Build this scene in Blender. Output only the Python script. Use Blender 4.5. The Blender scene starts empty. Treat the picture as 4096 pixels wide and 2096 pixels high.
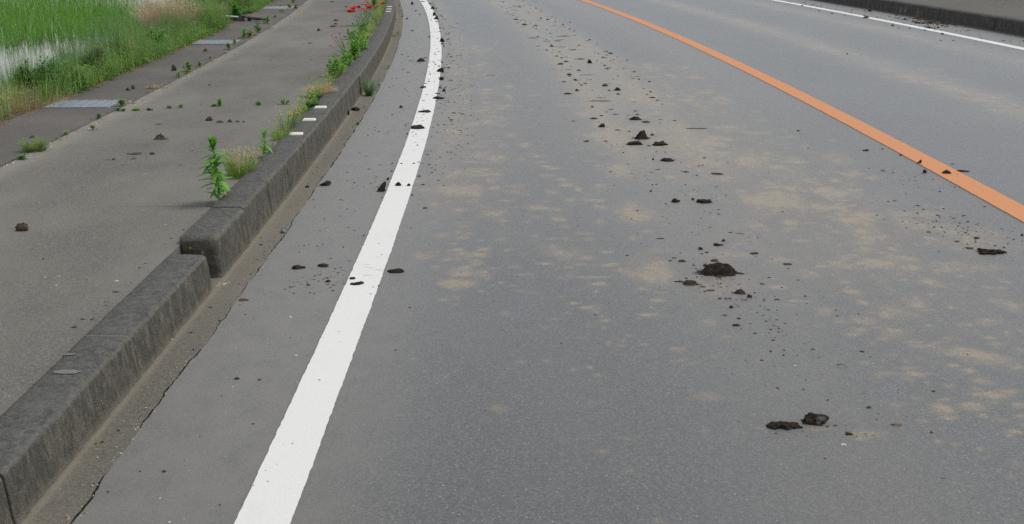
import bpy, math, random
import numpy as np
from mathutils import Vector, Matrix, noise

rad = math.radians
scene = bpy.context.scene
C = scene.collection

# ------------------------------------------------------------------ camera, sky, sun, exposure
H_CAM, PITCH, FOC, CX, CY = 1.566, rad(16.22), 4600.0, 2048.0, 1048.0
cam_d = bpy.data.cameras.new('camera')
cam = bpy.data.objects.new('camera', cam_d)
C.objects.link(cam)
cam.location = (0, 0, H_CAM)
cam.rotation_euler = (rad(90) - PITCH, 0, 0)
cam_d.sensor_fit = 'HORIZONTAL'
cam_d.sensor_width = 36.0
cam_d.lens = 36.0 * FOC / 4096.0
cam_d.clip_start = 0.05
cam_d.clip_end = 2000
scene.camera = cam

SUN_EL, SUN_AZ = rad(58), rad(75)
world = bpy.data.worlds.new('World')
scene.world = world
world.use_nodes = True
wn = world.node_tree
wn.nodes.clear()
w_out = wn.nodes.new('ShaderNodeOutputWorld')
w_bg = wn.nodes.new('ShaderNodeBackground')
w_sky = wn.nodes.new('ShaderNodeTexSky')
w_sky.sky_type = 'NISHITA'
w_sky.sun_disc = False
w_sky.sun_elevation = SUN_EL
w_sky.sun_rotation = SUN_AZ
w_sky.air_density = 1.3
w_sky.dust_density = 1.2
w_sky.ozone_density = 1.0
w_hsv = wn.nodes.new('ShaderNodeHueSaturation')      # cloud cover greys the blue of the sky
w_hsv.inputs['Saturation'].default_value = 0.22
w_bg.inputs['Strength'].default_value = 0.10
wn.links.new(w_sky.outputs[0], w_hsv.inputs['Color'])
wn.links.new(w_hsv.outputs[0], w_bg.inputs['Color'])
wn.links.new(w_bg.outputs[0], w_out.inputs['Surface'])

sun_d = bpy.data.lights.new('sun', 'SUN')
sun_d.energy = 1.35
sun_d.angle = rad(22)
sun_d.color = (1.0, 0.96, 0.90)
sun = bpy.data.objects.new('sun', sun_d)
C.objects.link(sun)
sdir = Vector((math.cos(SUN_EL) * math.sin(SUN_AZ), math.cos(SUN_EL) * math.cos(SUN_AZ), math.sin(SUN_EL)))
sun.rotation_euler = sdir.to_track_quat('Z', 'Y').to_euler()

scene.view_settings.view_transform = 'Standard'
scene.view_settings.look = 'None'
scene.view_settings.exposure = 0.47
scene.view_settings.gamma = 1.0
scene.cycles.transparent_max_bounces = 16
scene.cycles.max_bounces = 6
scene.cycles.use_denoising = False      # the denoiser wipes out the grain of the asphalt

# ------------------------------------------------------------------ geometry of the place
def G(x, y, z=0.0):
    """a point of the photograph (4096 wide) laid on the horizontal plane at height z"""
    v = (y - CY) / FOC
    u = (x - CX) / FOC
    dy = math.cos(PITCH) - v * math.sin(PITCH)
    dz = -math.sin(PITCH) - v * math.cos(PITCH)
    t = (z - H_CAM) / dz
    return u * t, dy * t, FOC / t          # X, Y, pixels per metre there


def Q(c, r, zx, zy):
    return c * 1024 + zx * 1024 / 2576.0, r * 524 + zy * 524 / 1318.0


def xw(Y):
    """X of the left white edge line: straight, then a long bend to the left"""
    Y = np.asarray(Y, dtype=float)
    return -0.682 - np.where(Y > 4.5, (Y - 4.5) ** 2 / 364.0, 0.0)


def xwf(Y):
    return float(xw(Y))


def slope(Y):
    return -(max(Y - 4.5, 0)) / 182.0


Z_WALK = 0.165          # sidewalk level
Z_WATER = -0.33
U_KERB, U_BACK, U_CRACK, U_JOINT, U_OUT = -0.66, -0.845, -0.523, -2.43, -3.08
rng = np.random.default_rng(7)
random.seed(7)


def smooth_noise(y, scale, seed):
    return np.array([noise.noise(Vector((v / scale, seed * 7.31, 0.5))) for v in np.atleast_1d(y)])


def fbm(p, o=4):
    a, s, f = 0.0, 1.0, 1.0
    for _ in range(o):
        a += s * noise.noise(p * f)
        s *= 0.5
        f *= 2.03
    return a


# ------------------------------------------------------------------ object helpers
def tag(o, label=None, cat=None, group=None, kind=None):
    if label:
        o['label'] = label
    if cat:
        o['category'] = cat
    if group:
        o['group'] = group
    if kind:
        o['kind'] = kind
    return o


def link_mesh(name, verts, faces, mat, parent=None, smooth=False, attrs=None):
    me = bpy.data.meshes.new(name)
    verts = np.asarray(verts, dtype=np.float32)
    me.from_pydata(verts.tolist(), [], [tuple(f) for f in faces])
    if attrs:
        for k, a in attrs.items():
            at = me.attributes.new(k, 'FLOAT', 'POINT')
            at.data.foreach_set('value', np.asarray(a, dtype=np.float32))
    if smooth:
        me.polygons.foreach_set('use_smooth', [True] * len(me.polygons))
    me.update()
    if mat is not None:
        me.materials.append(mat)
    o = bpy.data.objects.new(name, me)
    C.objects.link(o)
    if parent is not None:
        o.parent = parent
    return o


def empty(name, loc, rz=0.0):
    o = bpy.data.objects.new(name, None)
    o.location = loc
    o.rotation_euler = (0, 0, rz)
    o.empty_display_size = 0.1
    C.objects.link(o)
    return o


class MB:
    def __init__(self):
        self.v, self.f, self.n = [], [], 0

    def add(self, vs, fs):
        b = self.n
        self.v.extend([tuple(map(float, q)) for q in vs])
        self.f.extend([tuple(i + b for i in q) for q in fs])
        self.n += len(vs)

    def blade(self, p, d, length, width, droop=0.4, seg=3, side=None, prof=None, tip=0.08):
        """a leaf or grass blade: starts at p, leaves along d, bends down by droop"""
        d = Vector(d).normalized()
        if side is None:
            side = d.cross(Vector((0, 0, 1)))
            if side.length < 1e-3:
                a = random.random() * 6.283
                side = Vector((math.cos(a), math.sin(a), 0))
        side = Vector(side).normalized()
        q = Vector(p)
        vs, fs = [], []
        for i in range(seg + 1):
            t = i / seg
            if prof == 'leaf':
                w = width * (math.sin(math.pi * min(1, 0.12 + t * 0.88)) * 0.95 + 0.05)
            else:
                w = width * (1 - t * (1 - tip))
            vs += [q - side * w / 2, q + side * w / 2]
            d = (d + Vector((0, 0, -droop / seg))).normalized()
            q = q + d * length / seg
        for i in range(seg):
            fs.append((2 * i, 2 * i + 1, 2 * i + 3, 2 * i + 2))
        self.add(vs, fs)

    def tube(self, pts, r0, r1, n=5):
        pts = [Vector(q) for q in pts]
        vs, fs = [], []
        m = len(pts)
        for i, q in enumerate(pts):
            a = pts[min(i + 1, m - 1)] - pts[max(i - 1, 0)]
            a.normalize()
            s = a.orthogonal().normalized()
            t = a.cross(s)
            r = r0 + (r1 - r0) * i / (m - 1)
            for k in range(n):
                th = 6.28318 * k / n
                vs.append(q + s * (r * math.cos(th)) + t * (r * math.sin(th)))
        for i in range(m - 1):
            for k in range(n):
                fs.append((i * n + k, i * n + (k + 1) % n, (i + 1) * n + (k + 1) % n, (i + 1) * n + k))
        fs.append(tuple(range(n))[::-1])
        fs.append(tuple((m - 1) * n + k for k in range(n)))
        self.add(vs, fs)

    def build(self, name, mat, parent=None, smooth=False):
        return link_mesh(name, self.v, self.f, mat, parent, smooth)


# ------------------------------------------------------------------ materials
def new_mat(name):
    m = bpy.data.materials.new(name)
    m.use_nodes = True
    nt = m.node_tree
    nt.nodes.clear()
    out = nt.nodes.new('ShaderNodeOutputMaterial')
    b = nt.nodes.new('ShaderNodeBsdfPrincipled')
    nt.links.new(b.outputs[0], out.inputs[0])
    return m, nt, b, out


class NT:
    """terse node building"""
    def __init__(self, nt):
        self.nt = nt
        g = nt.nodes.new('ShaderNodeNewGeometry')
        self.pos = g.outputs['Position']
        self.geo = g

    def _in(self, node, i, v):
        s = node.inputs[i]
        if isinstance(v, bpy.types.NodeSocket):
            self.nt.links.new(v, s)
        else:
            s.default_value = v

    def noise(self, scale, detail=3, rough=0.55, vec=None, stretch=None, dist=0.0):
        n = self.nt.nodes.new('ShaderNodeTexNoise')
        n.inputs['Scale'].default_value = scale
        n.inputs['Detail'].default_value = detail
        n.inputs['Roughness'].default_value = rough
        n.inputs['Distortion'].default_value = dist
        v = vec or self.pos
        if stretch:
            v = self.vmul(v, stretch)
        self.nt.links.new(v, n.inputs['Vector'])
        return n.outputs[0]

    def voro(self, scale, feature='F1', rnd=1.0, out='Distance', stretch=None):
        n = self.nt.nodes.new('ShaderNodeTexVoronoi')
        n.feature = feature
        n.inputs['Scale'].default_value = scale
        n.inputs['Randomness'].default_value = rnd
        v = self.pos
        if stretch:
            v = self.vmul(v, stretch)
        self.nt.links.new(v, n.inputs['Vector'])
        return n.outputs[out]

    def vmul(self, v, s):
        m = self.nt.nodes.new('ShaderNodeVectorMath')
        m.operation = 'MULTIPLY'
        self.nt.links.new(v, m.inputs[0])
        m.inputs[1].default_value = s
        return m.outputs[0]

    def sep(self, v):
        m = self.nt.nodes.new('ShaderNodeSeparateXYZ')
        self.nt.links.new(v, m.inputs[0])
        return m.outputs

    def math(self, op, a, b=0.0, clamp=False):
        m = self.nt.nodes.new('ShaderNodeMath')
        m.operation = op
        m.use_clamp = clamp
        self._in(m, 0, a)
        self._in(m, 1, b)
        return m.outputs[0]

    def ramp(self, v, a, b, lo=0.0, hi=1.0):
        m = self.nt.nodes.new('ShaderNodeMapRange')
        m.interpolation_type = 'SMOOTHSTEP'
        self._in(m, 0, v)
        m.inputs[1].default_value = a
        m.inputs[2].default_value = b
        m.inputs[3].default_value = lo
        m.inputs[4].default_value = hi
        return m.outputs[0]

    def mix(self, f, a, b, mode='MIX'):
        m = self.nt.nodes.new('ShaderNodeMix')
        m.data_type = 'RGBA'
        m.blend_type = mode
        self._in(m, 0, f)
        for i, v in ((6, a), (7, b)):
            if isinstance(v, bpy.types.NodeSocket):
                self.nt.links.new(v, m.inputs[i])
            else:
                m.inputs[i].default_value = (*v, 1.0) if len(v) == 3 else v
        return m.outputs[2]

    def attr(self, name):
        a = self.nt.nodes.new('ShaderNodeAttribute')
        a.attribute_name = name
        return a.outputs['Fac']

    def bump(self, h, strength, dist, b):
        n = self.nt.nodes.new('ShaderNodeBump')
        n.inputs['Strength'].default_value = strength
        n.inputs['Distance'].default_value = dist
        self.nt.links.new(h, n.inputs['Height'])
        self.nt.links.new(n.outputs[0], b.inputs['Normal'])


def asphalt(name, dark, mid, light, dusty, mud=None, spark=0.5, bump=0.5, mottle=0.35, gloss=(0.55, 0.6), sheen=0.0):
    m, nt, b, _ = new_mat(name)
    t = NT(nt)
    g1 = t.noise(230, 3, 0.8)
    g2 = t.noise(85, 3, 0.75)
    col = t.mix(t.ramp(g1, 0.38, 0.60), dark, mid)
    col = t.mix(t.ramp(g2, 0.50, 0.70, 0, 0.4), col, light)
    cell = t.sep(t.voro(150, out='Color'))[2]
    col = t.mix(t.math('MULTIPLY', t.ramp(cell, 0.6, 0.95), 0.55), col, light)
    col = t.mix(t.math('MULTIPLY', t.ramp(cell, 0.4, 0.05), 0.55), col, dark)
    pits = t.math('MULTIPLY', t.ramp(t.noise(140, 3, 0.8), 0.30, 0.42, 1, 0), 0.75)
    col = t.mix(pits, col, tuple(c * 0.45 for c in dark))
    vor = t.voro(170, out='Color')
    sp = t.sep(vor)
    vd = t.ramp(t.voro(170), 0.25, 0.45, 1, 0)
    col = t.mix(t.math('MULTIPLY', t.math('MULTIPLY', t.math('GREATER_THAN', sp[0], 0.985), spark), vd), col, (0.62, 0.62, 0.6))
    col = t.mix(t.math('MULTIPLY', t.math('GREATER_THAN', sp[1], 0.90), 0.5), col, tuple(c * 0.5 for c in dark))
    big = t.noise(0.9, 4, 0.6, stretch=(1.0, 0.45, 1))
    col = t.mix(t.ramp(big, 0.35, 0.7, 0, mottle), col, tuple(c * 1.25 for c in mid))
    d = t.attr('dust')
    dn = t.math('MULTIPLY', d, t.ramp(t.noise(9, 4, 0.7, stretch=(1, 0.6, 1)), 0.2, 0.7, 0.55, 1.15), clamp=True)
    col = t.mix(dn, col, t.mix(t.ramp(g1, 0.3, 0.7), tuple(c * 0.86 for c in dusty), tuple(c * 1.12 for c in dusty)))
    if mud:
        a = t.attr('mud')
        e1 = t.math('MULTIPLY', t.math('SUBTRACT', t.noise(9, 4, 0.7, stretch=(1, 0.55, 1)), 0.5), 0.9)
        e2 = t.math('MULTIPLY', t.math('SUBTRACT', t.noise(20, 5, 0.78, stretch=(1, 0.75, 1)), 0.5), 1.9)
        e3 = t.math('MULTIPLY', t.math('SUBTRACT', t.noise(110, 3, 0.7), 0.5), 1.0)
        f = t.ramp(t.math('ADD', t.math('ADD', t.math('MULTIPLY', a, 0.64), e1), t.math('ADD', e2, e3)), 0.30, 0.62)
        f = t.math('MULTIPLY', f, t.ramp(a, 0.02, 0.42, 0, 0.9))
        film = t.math('MULTIPLY', t.ramp(t.math('ADD', a, t.math('MULTIPLY', e1, 0.8)), 0.05, 0.75), 0.54)
        f = t.math('MAXIMUM', f, t.math('MULTIPLY', film, t.ramp(t.noise(75, 3, 0.7), 0.3, 0.65, 0.45, 1.0)))
        mc = t.mix(t.noise(55, 3, 0.6), tuple(c * 0.78 for c in mud), tuple(c * 1.16 for c in mud))
        col = t.mix(f, col, mc)
    nt.links.new(col, b.inputs['Base Color'])
    b.inputs['Roughness'].default_value = gloss[0]
    b.inputs['Specular IOR Level'].default_value = gloss[1]
    b.inputs['Sheen Weight'].default_value = sheen
    b.inputs['Sheen Roughness'].default_value = 0.45
    b.inputs['Sheen Tint'].default_value = (0.95, 0.975, 1.0, 1.0)
    t.bump(t.math('ADD', g1, t.math('MULTIPLY', g2, 0.7)), bump, 0.003, b)
    return m


M = {}
M['road'] = asphalt('worn asphalt', (0.032, 0.0328, 0.0335), (0.084, 0.0865, 0.088), (0.148, 0.1515, 0.152), (0.150, 0.140, 0.123),
                    mud=(0.250, 0.192, 0.118), spark=0.6, sheen=0.34)
M['walk'] = asphalt('sidewalk asphalt', (0.053, 0.0525, 0.047), (0.143, 0.138, 0.123), (0.212, 0.205, 0.184), (0.215, 0.203, 0.172), spark=0.6, mottle=0.85, gloss=(0.8, 0.3))
M['far_walk'] = asphalt('far sidewalk asphalt', (0.05, 0.048, 0.043), (0.100, 0.097, 0.088), (0.135, 0.13, 0.118), (0.15, 0.142, 0.12), spark=0.4, mottle=0.5, gloss=(0.85, 0.2))
M['strip'] = asphalt('channel lid concrete', (0.048, 0.044, 0.041), (0.088, 0.082, 0.077), (0.118, 0.111, 0.103), (0.165, 0.15, 0.13), spark=0.2, mottle=0.6, gloss=(0.8, 0.3))
M['apron'] = asphalt('gutter concrete', (0.088, 0.082, 0.068), (0.148, 0.139, 0.118), (0.185, 0.175, 0.15), (0.20, 0.178, 0.138), spark=0.6, mottle=0.6, gloss=(0.85, 0.25))


def paint(name, base, wear, soil, scratch=True):
    m, nt, b, _ = new_mat(name)
    t = NT(nt)
    n = t.noise(120, 3, 0.6)
    col = t.mix(t.ramp(n, 0.3, 0.7), tuple(c * 0.965 for c in base), base)
    blot = t.ramp(t.noise(6, 4, 0.7, stretch=(1, 0.5, 1)), 0.55, 0.8, 0, wear)
    col = t.mix(blot, col, soil)
    col = t.mix(t.ramp(t.noise(60, 5, 0.8), 0.56, 0.72, 0, 0.16 + wear * .5), col, soil)
    spots = t.ramp(t.noise(28, 2, 0.5, stretch=(0.5, 1, 1)), 0.74, 0.80, 0, 0.4)
    col = t.mix(spots, col, soil)
    if scratch:
        a = t.attr('soil')
        s = t.ramp(t.math('ADD', t.noise(46, 5, 0.72, stretch=(0.22, 1.7, 1), dist=0.8), t.math('MULTIPLY', a, 0.16)), 0.74, 0.82)
        s = t.math('MULTIPLY', s, t.ramp(a, 0.05, 0.5, 0, 0.85))
        col = t.mix(s, col, (0.10, 0.09, 0.075))
    nt.links.new(col, b.inputs['Base Color'])
    b.inputs['Roughness'].default_value = 0.6
    b.inputs['Specular IOR Level'].default_value = 0.35
    t.bump(n, 0.35, 0.002, b)
    return m


M['white'] = paint('white road paint', (0.70, 0.705, 0.685), 0.16, (0.50, 0.48, 0.42))
M['orange'] = paint('orange road paint', (0.57, 0.232, 0.085), 0.7, (0.42, 0.24, 0.14))


def concrete(name, top, face, streak=True, pale=(0.33, 0.3, 0.25)):
    m, nt, b, _ = new_mat(name)
    t = NT(nt)
    g1 = t.noise(230, 2, 0.6)
    g2 = t.noise(38, 4, 0.7)
    nz = t.sep(t.geo.outputs['Normal'])[2]
    up = t.ramp(nz, 0.35, 0.8)
    xyz = t.sep(t.pos)
    s1 = t.noise(60, 4, 0.75, stretch=(0.05, 1, 0.22), dist=0.6)
    s2 = t.noise(16, 4, 0.7, stretch=(0.05, 1, 0.4), dist=0.8)
    s3 = t.noise(30, 4, 0.7)
    fc = t.mix(t.ramp(s1, 0.32, 0.68), tuple(c * 0.6 for c in face), tuple(c * 1.4 for c in face))
    fc = t.mix(t.ramp(s2, 0.40, 0.60, 0, 0.7), fc, tuple(c * 0.45 for c in face))
    fc = t.mix(t.ramp(s3, 0.52, 0.72, 0, 0.6), fc, tuple(c * 1.7 for c in face))
    fc = t.mix(t.ramp(t.noise(40, 3, 0.7, stretch=(0.1, 1, 0.3)), 0.62, 0.72, 0, 0.35), fc, (0.16, 0.12, 0.05))
    pf = t.math('ADD', xyz[2], t.math('MULTIPLY', t.noise(70, 4, 0.7, stretch=(0.1, 1, 0.3)), -0.045))
    fc = t.mix(t.ramp(pf, -0.018, 0.016, 0.6, 0), fc, pale)
    tc = t.mix(t.ramp(g2, 0.3, 0.72), tuple(c * 0.55 for c in top), tuple(c * 1.4 for c in top))
    tc = t.mix(t.ramp(t.noise(5, 3, 0.6), 0.4, 0.65, 0, 0.4), tc, tuple(c * 1.35 for c in top))
    col = t.mix(up, fc, tc)
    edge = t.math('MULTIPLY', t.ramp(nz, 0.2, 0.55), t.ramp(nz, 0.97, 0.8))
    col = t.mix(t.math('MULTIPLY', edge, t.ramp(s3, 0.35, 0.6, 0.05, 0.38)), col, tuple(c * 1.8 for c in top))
    col = t.mix(t.math('MULTIPLY', t.ramp(g1, 0.35, 0.65), 0.4), col, (0.02, 0.02, 0.02))
    col = t.mix(t.ramp(g1, 0.63, 0.7, 0, 0.45), col, (0.33, 0.33, 0.31))
    col = t.mix(t.ramp(t.noise(75, 2, 0.5), 0.72, 0.76, 0, 0.55), col, (0.36, 0.36, 0.34))
    nt.links.new(col, b.inputs['Base Color'])
    b.inputs['Roughness'].default_value = 0.85
    b.inputs['Specular IOR Level'].default_value = 0.3
    t.bump(t.math('ADD', g2, t.math('MULTIPLY', g1, 0.8)), 1.0, 0.008, b)
    return m


M['kerb'] = concrete('kerb concrete', (0.120, 0.118, 0.109), (0.132, 0.123, 0.098), pale=(0.24, 0.21, 0.17))
M['kerb_far'] = concrete('far kerb concrete', (0.105, 0.10, 0.094), (0.10, 0.097, 0.088), pale=(0.22, 0.2, 0.17))


def simple(name, col, rough=0.8, var=0.25, scale=40, bump=0.4, spec=0.3, metallic=0.0, dist=0.004):
    m, nt, b, _ = new_mat(name)
    t = NT(nt)
    n = t.noise(scale, 4, 0.65)
    c = t.mix(t.ramp(n, 0.3, 0.7), tuple(x * (1 - var) for x in col), tuple(min(1, x * (1 + var)) for x in col))
    nt.links.new(c, b.inputs['Base Color'])
    b.inputs['Roughness'].default_value = rough
    b.inputs['Specular IOR Level'].default_value = spec
    b.inputs['Metallic'].default_value = metallic
    t.bump(n, bump, dist, b)
    return m


def clodmat(name, a, c2, rough=0.75, spec=0.35):
    m, nt, b, _ = new_mat(name)
    t = NT(nt)
    n = t.noise(140, 5, 0.7)
    n2 = t.noise(28, 3, 0.6)
    col = t.mix(t.ramp(n, 0.32, 0.68), tuple(x * 0.55 for x in a), tuple(x * 1.5 for x in a))
    col = t.mix(t.ramp(n2, 0.5, 0.75, 0, 0.6), col, c2)
    nt.links.new(col, b.inputs['Base Color'])
    b.inputs['Roughness'].default_value = rough
    b.inputs['Specular IOR Level'].default_value = spec
    t.bump(t.math('ADD', n, n2), 0.9, 0.008, b)
    return m


M['dark'] = clodmat('dark moist mud', (0.027, 0.021, 0.0155), (0.070, 0.055, 0.039), 0.85, 0.18)
M['olive'] = clodmat('drying mud', (0.060, 0.047, 0.033), (0.115, 0.092, 0.064), 0.9, 0.15)
M['brown'] = clodmat('dry brown mud', (0.085, 0.064, 0.048), (0.14, 0.112, 0.086), 0.9, 0.2)
M['crumb'] = clodmat('brown mud crumbs', (0.085, 0.064, 0.043), (0.15, 0.118, 0.08), 0.9, 0.15)
M['tan'] = clodmat('pale dried mud', (0.22, 0.18, 0.135), (0.28, 0.235, 0.175), 0.9, 0.2)
M['smooth'] = simple('smooth sliced mud', (0.062, 0.058, 0.056), 0.5, 0.15, 60, 0.3, 0.5)
M['pebble'] = simple('pale pebble', (0.50, 0.49, 0.45), 0.7, 0.3, 90)
M['grit'] = simple('pale grit', (0.52, 0.48, 0.40), 0.7, 0.3, 300)
M['greystone'] = simple('grey stone chip', (0.20, 0.20, 0.20), 0.7, 0.3, 120)
M['soil'] = simple('soil', (0.10, 0.075, 0.05), 0.95, 0.4, 12, 0.8)
M['crackdirt'] = simple('dirt in the joint', (0.045, 0.038, 0.028), 0.95, 0.5, 60, 0.8)
M['ground'] = simple('field soil', (0.10, 0.10, 0.05), 0.95, 0.4, 1.2, 0.8)
M['marker'] = simple('cream kerb marker', (0.74, 0.72, 0.62), 0.5, 0.06, 90, 0.2)
M['zinc'] = simple('galvanised steel', (0.24, 0.275, 0.32), 0.55, 0.15, 50, 0.2, 0.5, 0.3)
M['zinc_bar'] = simple('bright galvanised bar', (0.33, 0.36, 0.39), 0.5, 0.1, 50, 0.2, 0.5, 0.3)
M['postdark'] = simple('dark weathered wood', (0.06, 0.05, 0.06), 0.8, 0.3, 20)
M['polewhite'] = simple('pale coated pole', (0.50, 0.60, 0.57), 0.45, 0.1, 20, 0.1, 0.5)
M['blackplastic'] = simple('black plastic', (0.015, 0.017, 0.022), 0.45, 0.4, 30, 0.6, 0.5)
M['block'] = simple('concrete stub', (0.30, 0.24, 0.21), 0.9, 0.25, 30)
M['lichen'] = simple('yellow lichen', (0.32, 0.22, 0.05), 0.9, 0.3, 200)
M['leafdry'] = simple('dead leaf', (0.22, 0.17, 0.10), 0.8, 0.3, 100)
M['rust'] = simple('rusty soil edge', (0.26, 0.13, 0.055), 0.9, 0.35, 20)


def leafmat(name, a, b2, rough=0.55, trans=0.35):
    m, nt, b, out = new_mat(name)
    t = NT(nt)
    r = t.geo.outputs['Random Per Island']
    col = t.mix(r, a, b2)
    n = t.noise(6, 2, 0.5)
    col = t.mix(t.ramp(n, 0.35, 0.65, 0, 0.35), col, tuple(x * 0.6 for x in a))
    nt.links.new(col, b.inputs['Base Color'])
    b.inputs['Roughness'].default_value = rough
    b.inputs['Specular IOR Level'].default_value = 0.3
    tr = nt.nodes.new('ShaderNodeBsdfTranslucent')
    nt.links.new(col, tr.inputs[0])
    mx = nt.nodes.new('ShaderNodeMixShader')
    mx.inputs[0].default_value = trans
    nt.links.new(b.outputs[0], mx.inputs[1])
    nt.links.new(tr.outputs[0], mx.inputs[2])
    nt.links.new(mx.outputs[0], out.inputs[0])
    return m


M['leaf'] = leafmat('fresh green leaf', (0.12, 0.36, 0.035), (0.24, 0.54, 0.075))
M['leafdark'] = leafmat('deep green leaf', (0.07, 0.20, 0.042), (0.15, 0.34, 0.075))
M['leafdeep'] = leafmat('darkest green leaf', (0.030, 0.095, 0.028), (0.065, 0.17, 0.045))  # darkest of the leaf greens, for the climbing weed
M['leafblue'] = leafmat('grey green leaf', (0.12, 0.25, 0.09), (0.25, 0.40, 0.17))
M['leafolive'] = leafmat('olive leaf', (0.13, 0.21, 0.045), (0.26, 0.34, 0.10))
M['leafyellow'] = leafmat('yellow green leaf', (0.22, 0.37, 0.06), (0.38, 0.50, 0.12))
M['rice'] = leafmat('rice blade', (0.06, 0.20, 0.022), (0.30, 0.60, 0.09), 0.5, 0.45)
M['grass'] = leafmat('verge grass', (0.17, 0.36, 0.06), (0.34, 0.52, 0.14))
M['straw'] = leafmat('dry straw', (0.46, 0.36, 0.20), (0.62, 0.50, 0.31), 0.8, 0.25)
M['pinkstraw'] = leafmat('pale seed heads', (0.60, 0.46, 0.32), (0.76, 0.61, 0.45), 0.8, 0.25)
M['stem'] = leafmat('green stem', (0.20, 0.33, 0.12), (0.27, 0.40, 0.17), 0.6, 0.1)
M['red'] = leafmat('red petal', (0.66, 0.02, 0.02), (0.80, 0.06, 0.045), 0.6, 0.3)
M['pink'] = leafmat('pink petal', (0.70, 0.10, 0.40), (0.82, 0.24, 0.55), 0.6, 0.3)
M['yellow'] = leafmat('yellow floret', (0.66, 0.47, 0.10), (0.80, 0.62, 0.18), 0.6, 0.2)


def watermat():
    m, nt, b, _ = new_mat('paddy water')
    t = NT(nt)
    n = t.noise(3.0, 3, 0.6, stretch=(1, 2.2, 1))
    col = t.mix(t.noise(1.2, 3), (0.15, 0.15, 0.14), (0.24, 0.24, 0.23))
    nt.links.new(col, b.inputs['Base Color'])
    b.inputs['Roughness'].default_value = 0.03
    b.inputs['Specular IOR Level'].default_value = 0.5
    b.inputs['IOR'].default_value = 1.40
    t.bump(n, 0.03, 0.02, b)
    return m


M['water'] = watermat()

# ------------------------------------------------------------------ ribbons that follow the bend
def rows(y0, y1, k=0.0006, lo=0.016, hi=0.6):
    ys = [y0]
    while ys[-1] < y1:
        y = ys[-1]
        ys.append(y + min(hi, max(lo, k * y * y)))
    return np.array(ys)


def ribbon(name, ys, u_edges, z, mat, attrs=None, jl=None, jr=None, skirt=0.0, zfun=None):
    """a sheet between u_edges[0] and u_edges[-1], measured across from the white line"""
    us = np.asarray(u_edges, dtype=float)
    n, m = len(ys), len(us)
    X = xw(ys)[:, None] + us[None, :]
    if jl is not None:
        t = (us - us[0]) / (us[-1] - us[0])
        near = np.clip(1 - (us - us[0]) / 0.12, 0, 1)
        X = X + jl[:, None] * near[None, :]
    if jr is not None:
        near = np.clip(1 - (us[-1] - us) / 0.12, 0, 1)
        X = X + jr[:, None] * near[None, :]
    Yg = np.repeat(ys[:, None], m, 1)
    Zg = np.full_like(X, z)
    if zfun is not None:
        Zg = Zg + zfun(X, Yg, us)
    if skirt > 0:
        X = np.concatenate([X[:, :1], X, X[:, -1:]], 1)
        Yg = np.concatenate([Yg[:, :1], Yg, Yg[:, -1:]], 1)
        Zg = np.concatenate([Zg[:, :1] - skirt, Zg, Zg[:, -1:] - skirt], 1)
        m += 2
    V = np.stack([X, Yg, Zg], -1).reshape(-1, 3)
    i = np.arange(n - 1)[:, None] * m + np.arange(m - 1)[None, :]
    F = np.stack([i, i + 1, i + 1 + m, i + m], -1).reshape(-1, 4)
    A = {}
    if attrs:
        for k, fn in attrs.items():
            A[k] = fn(V[:, 0], V[:, 1], V[:, 0] - xw(V[:, 1]))
    return link_mesh(name, V, F.tolist(), mat, None, False, A)


def band(u, c, w):
    return np.exp(-((u - c) / w) ** 2)


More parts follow.
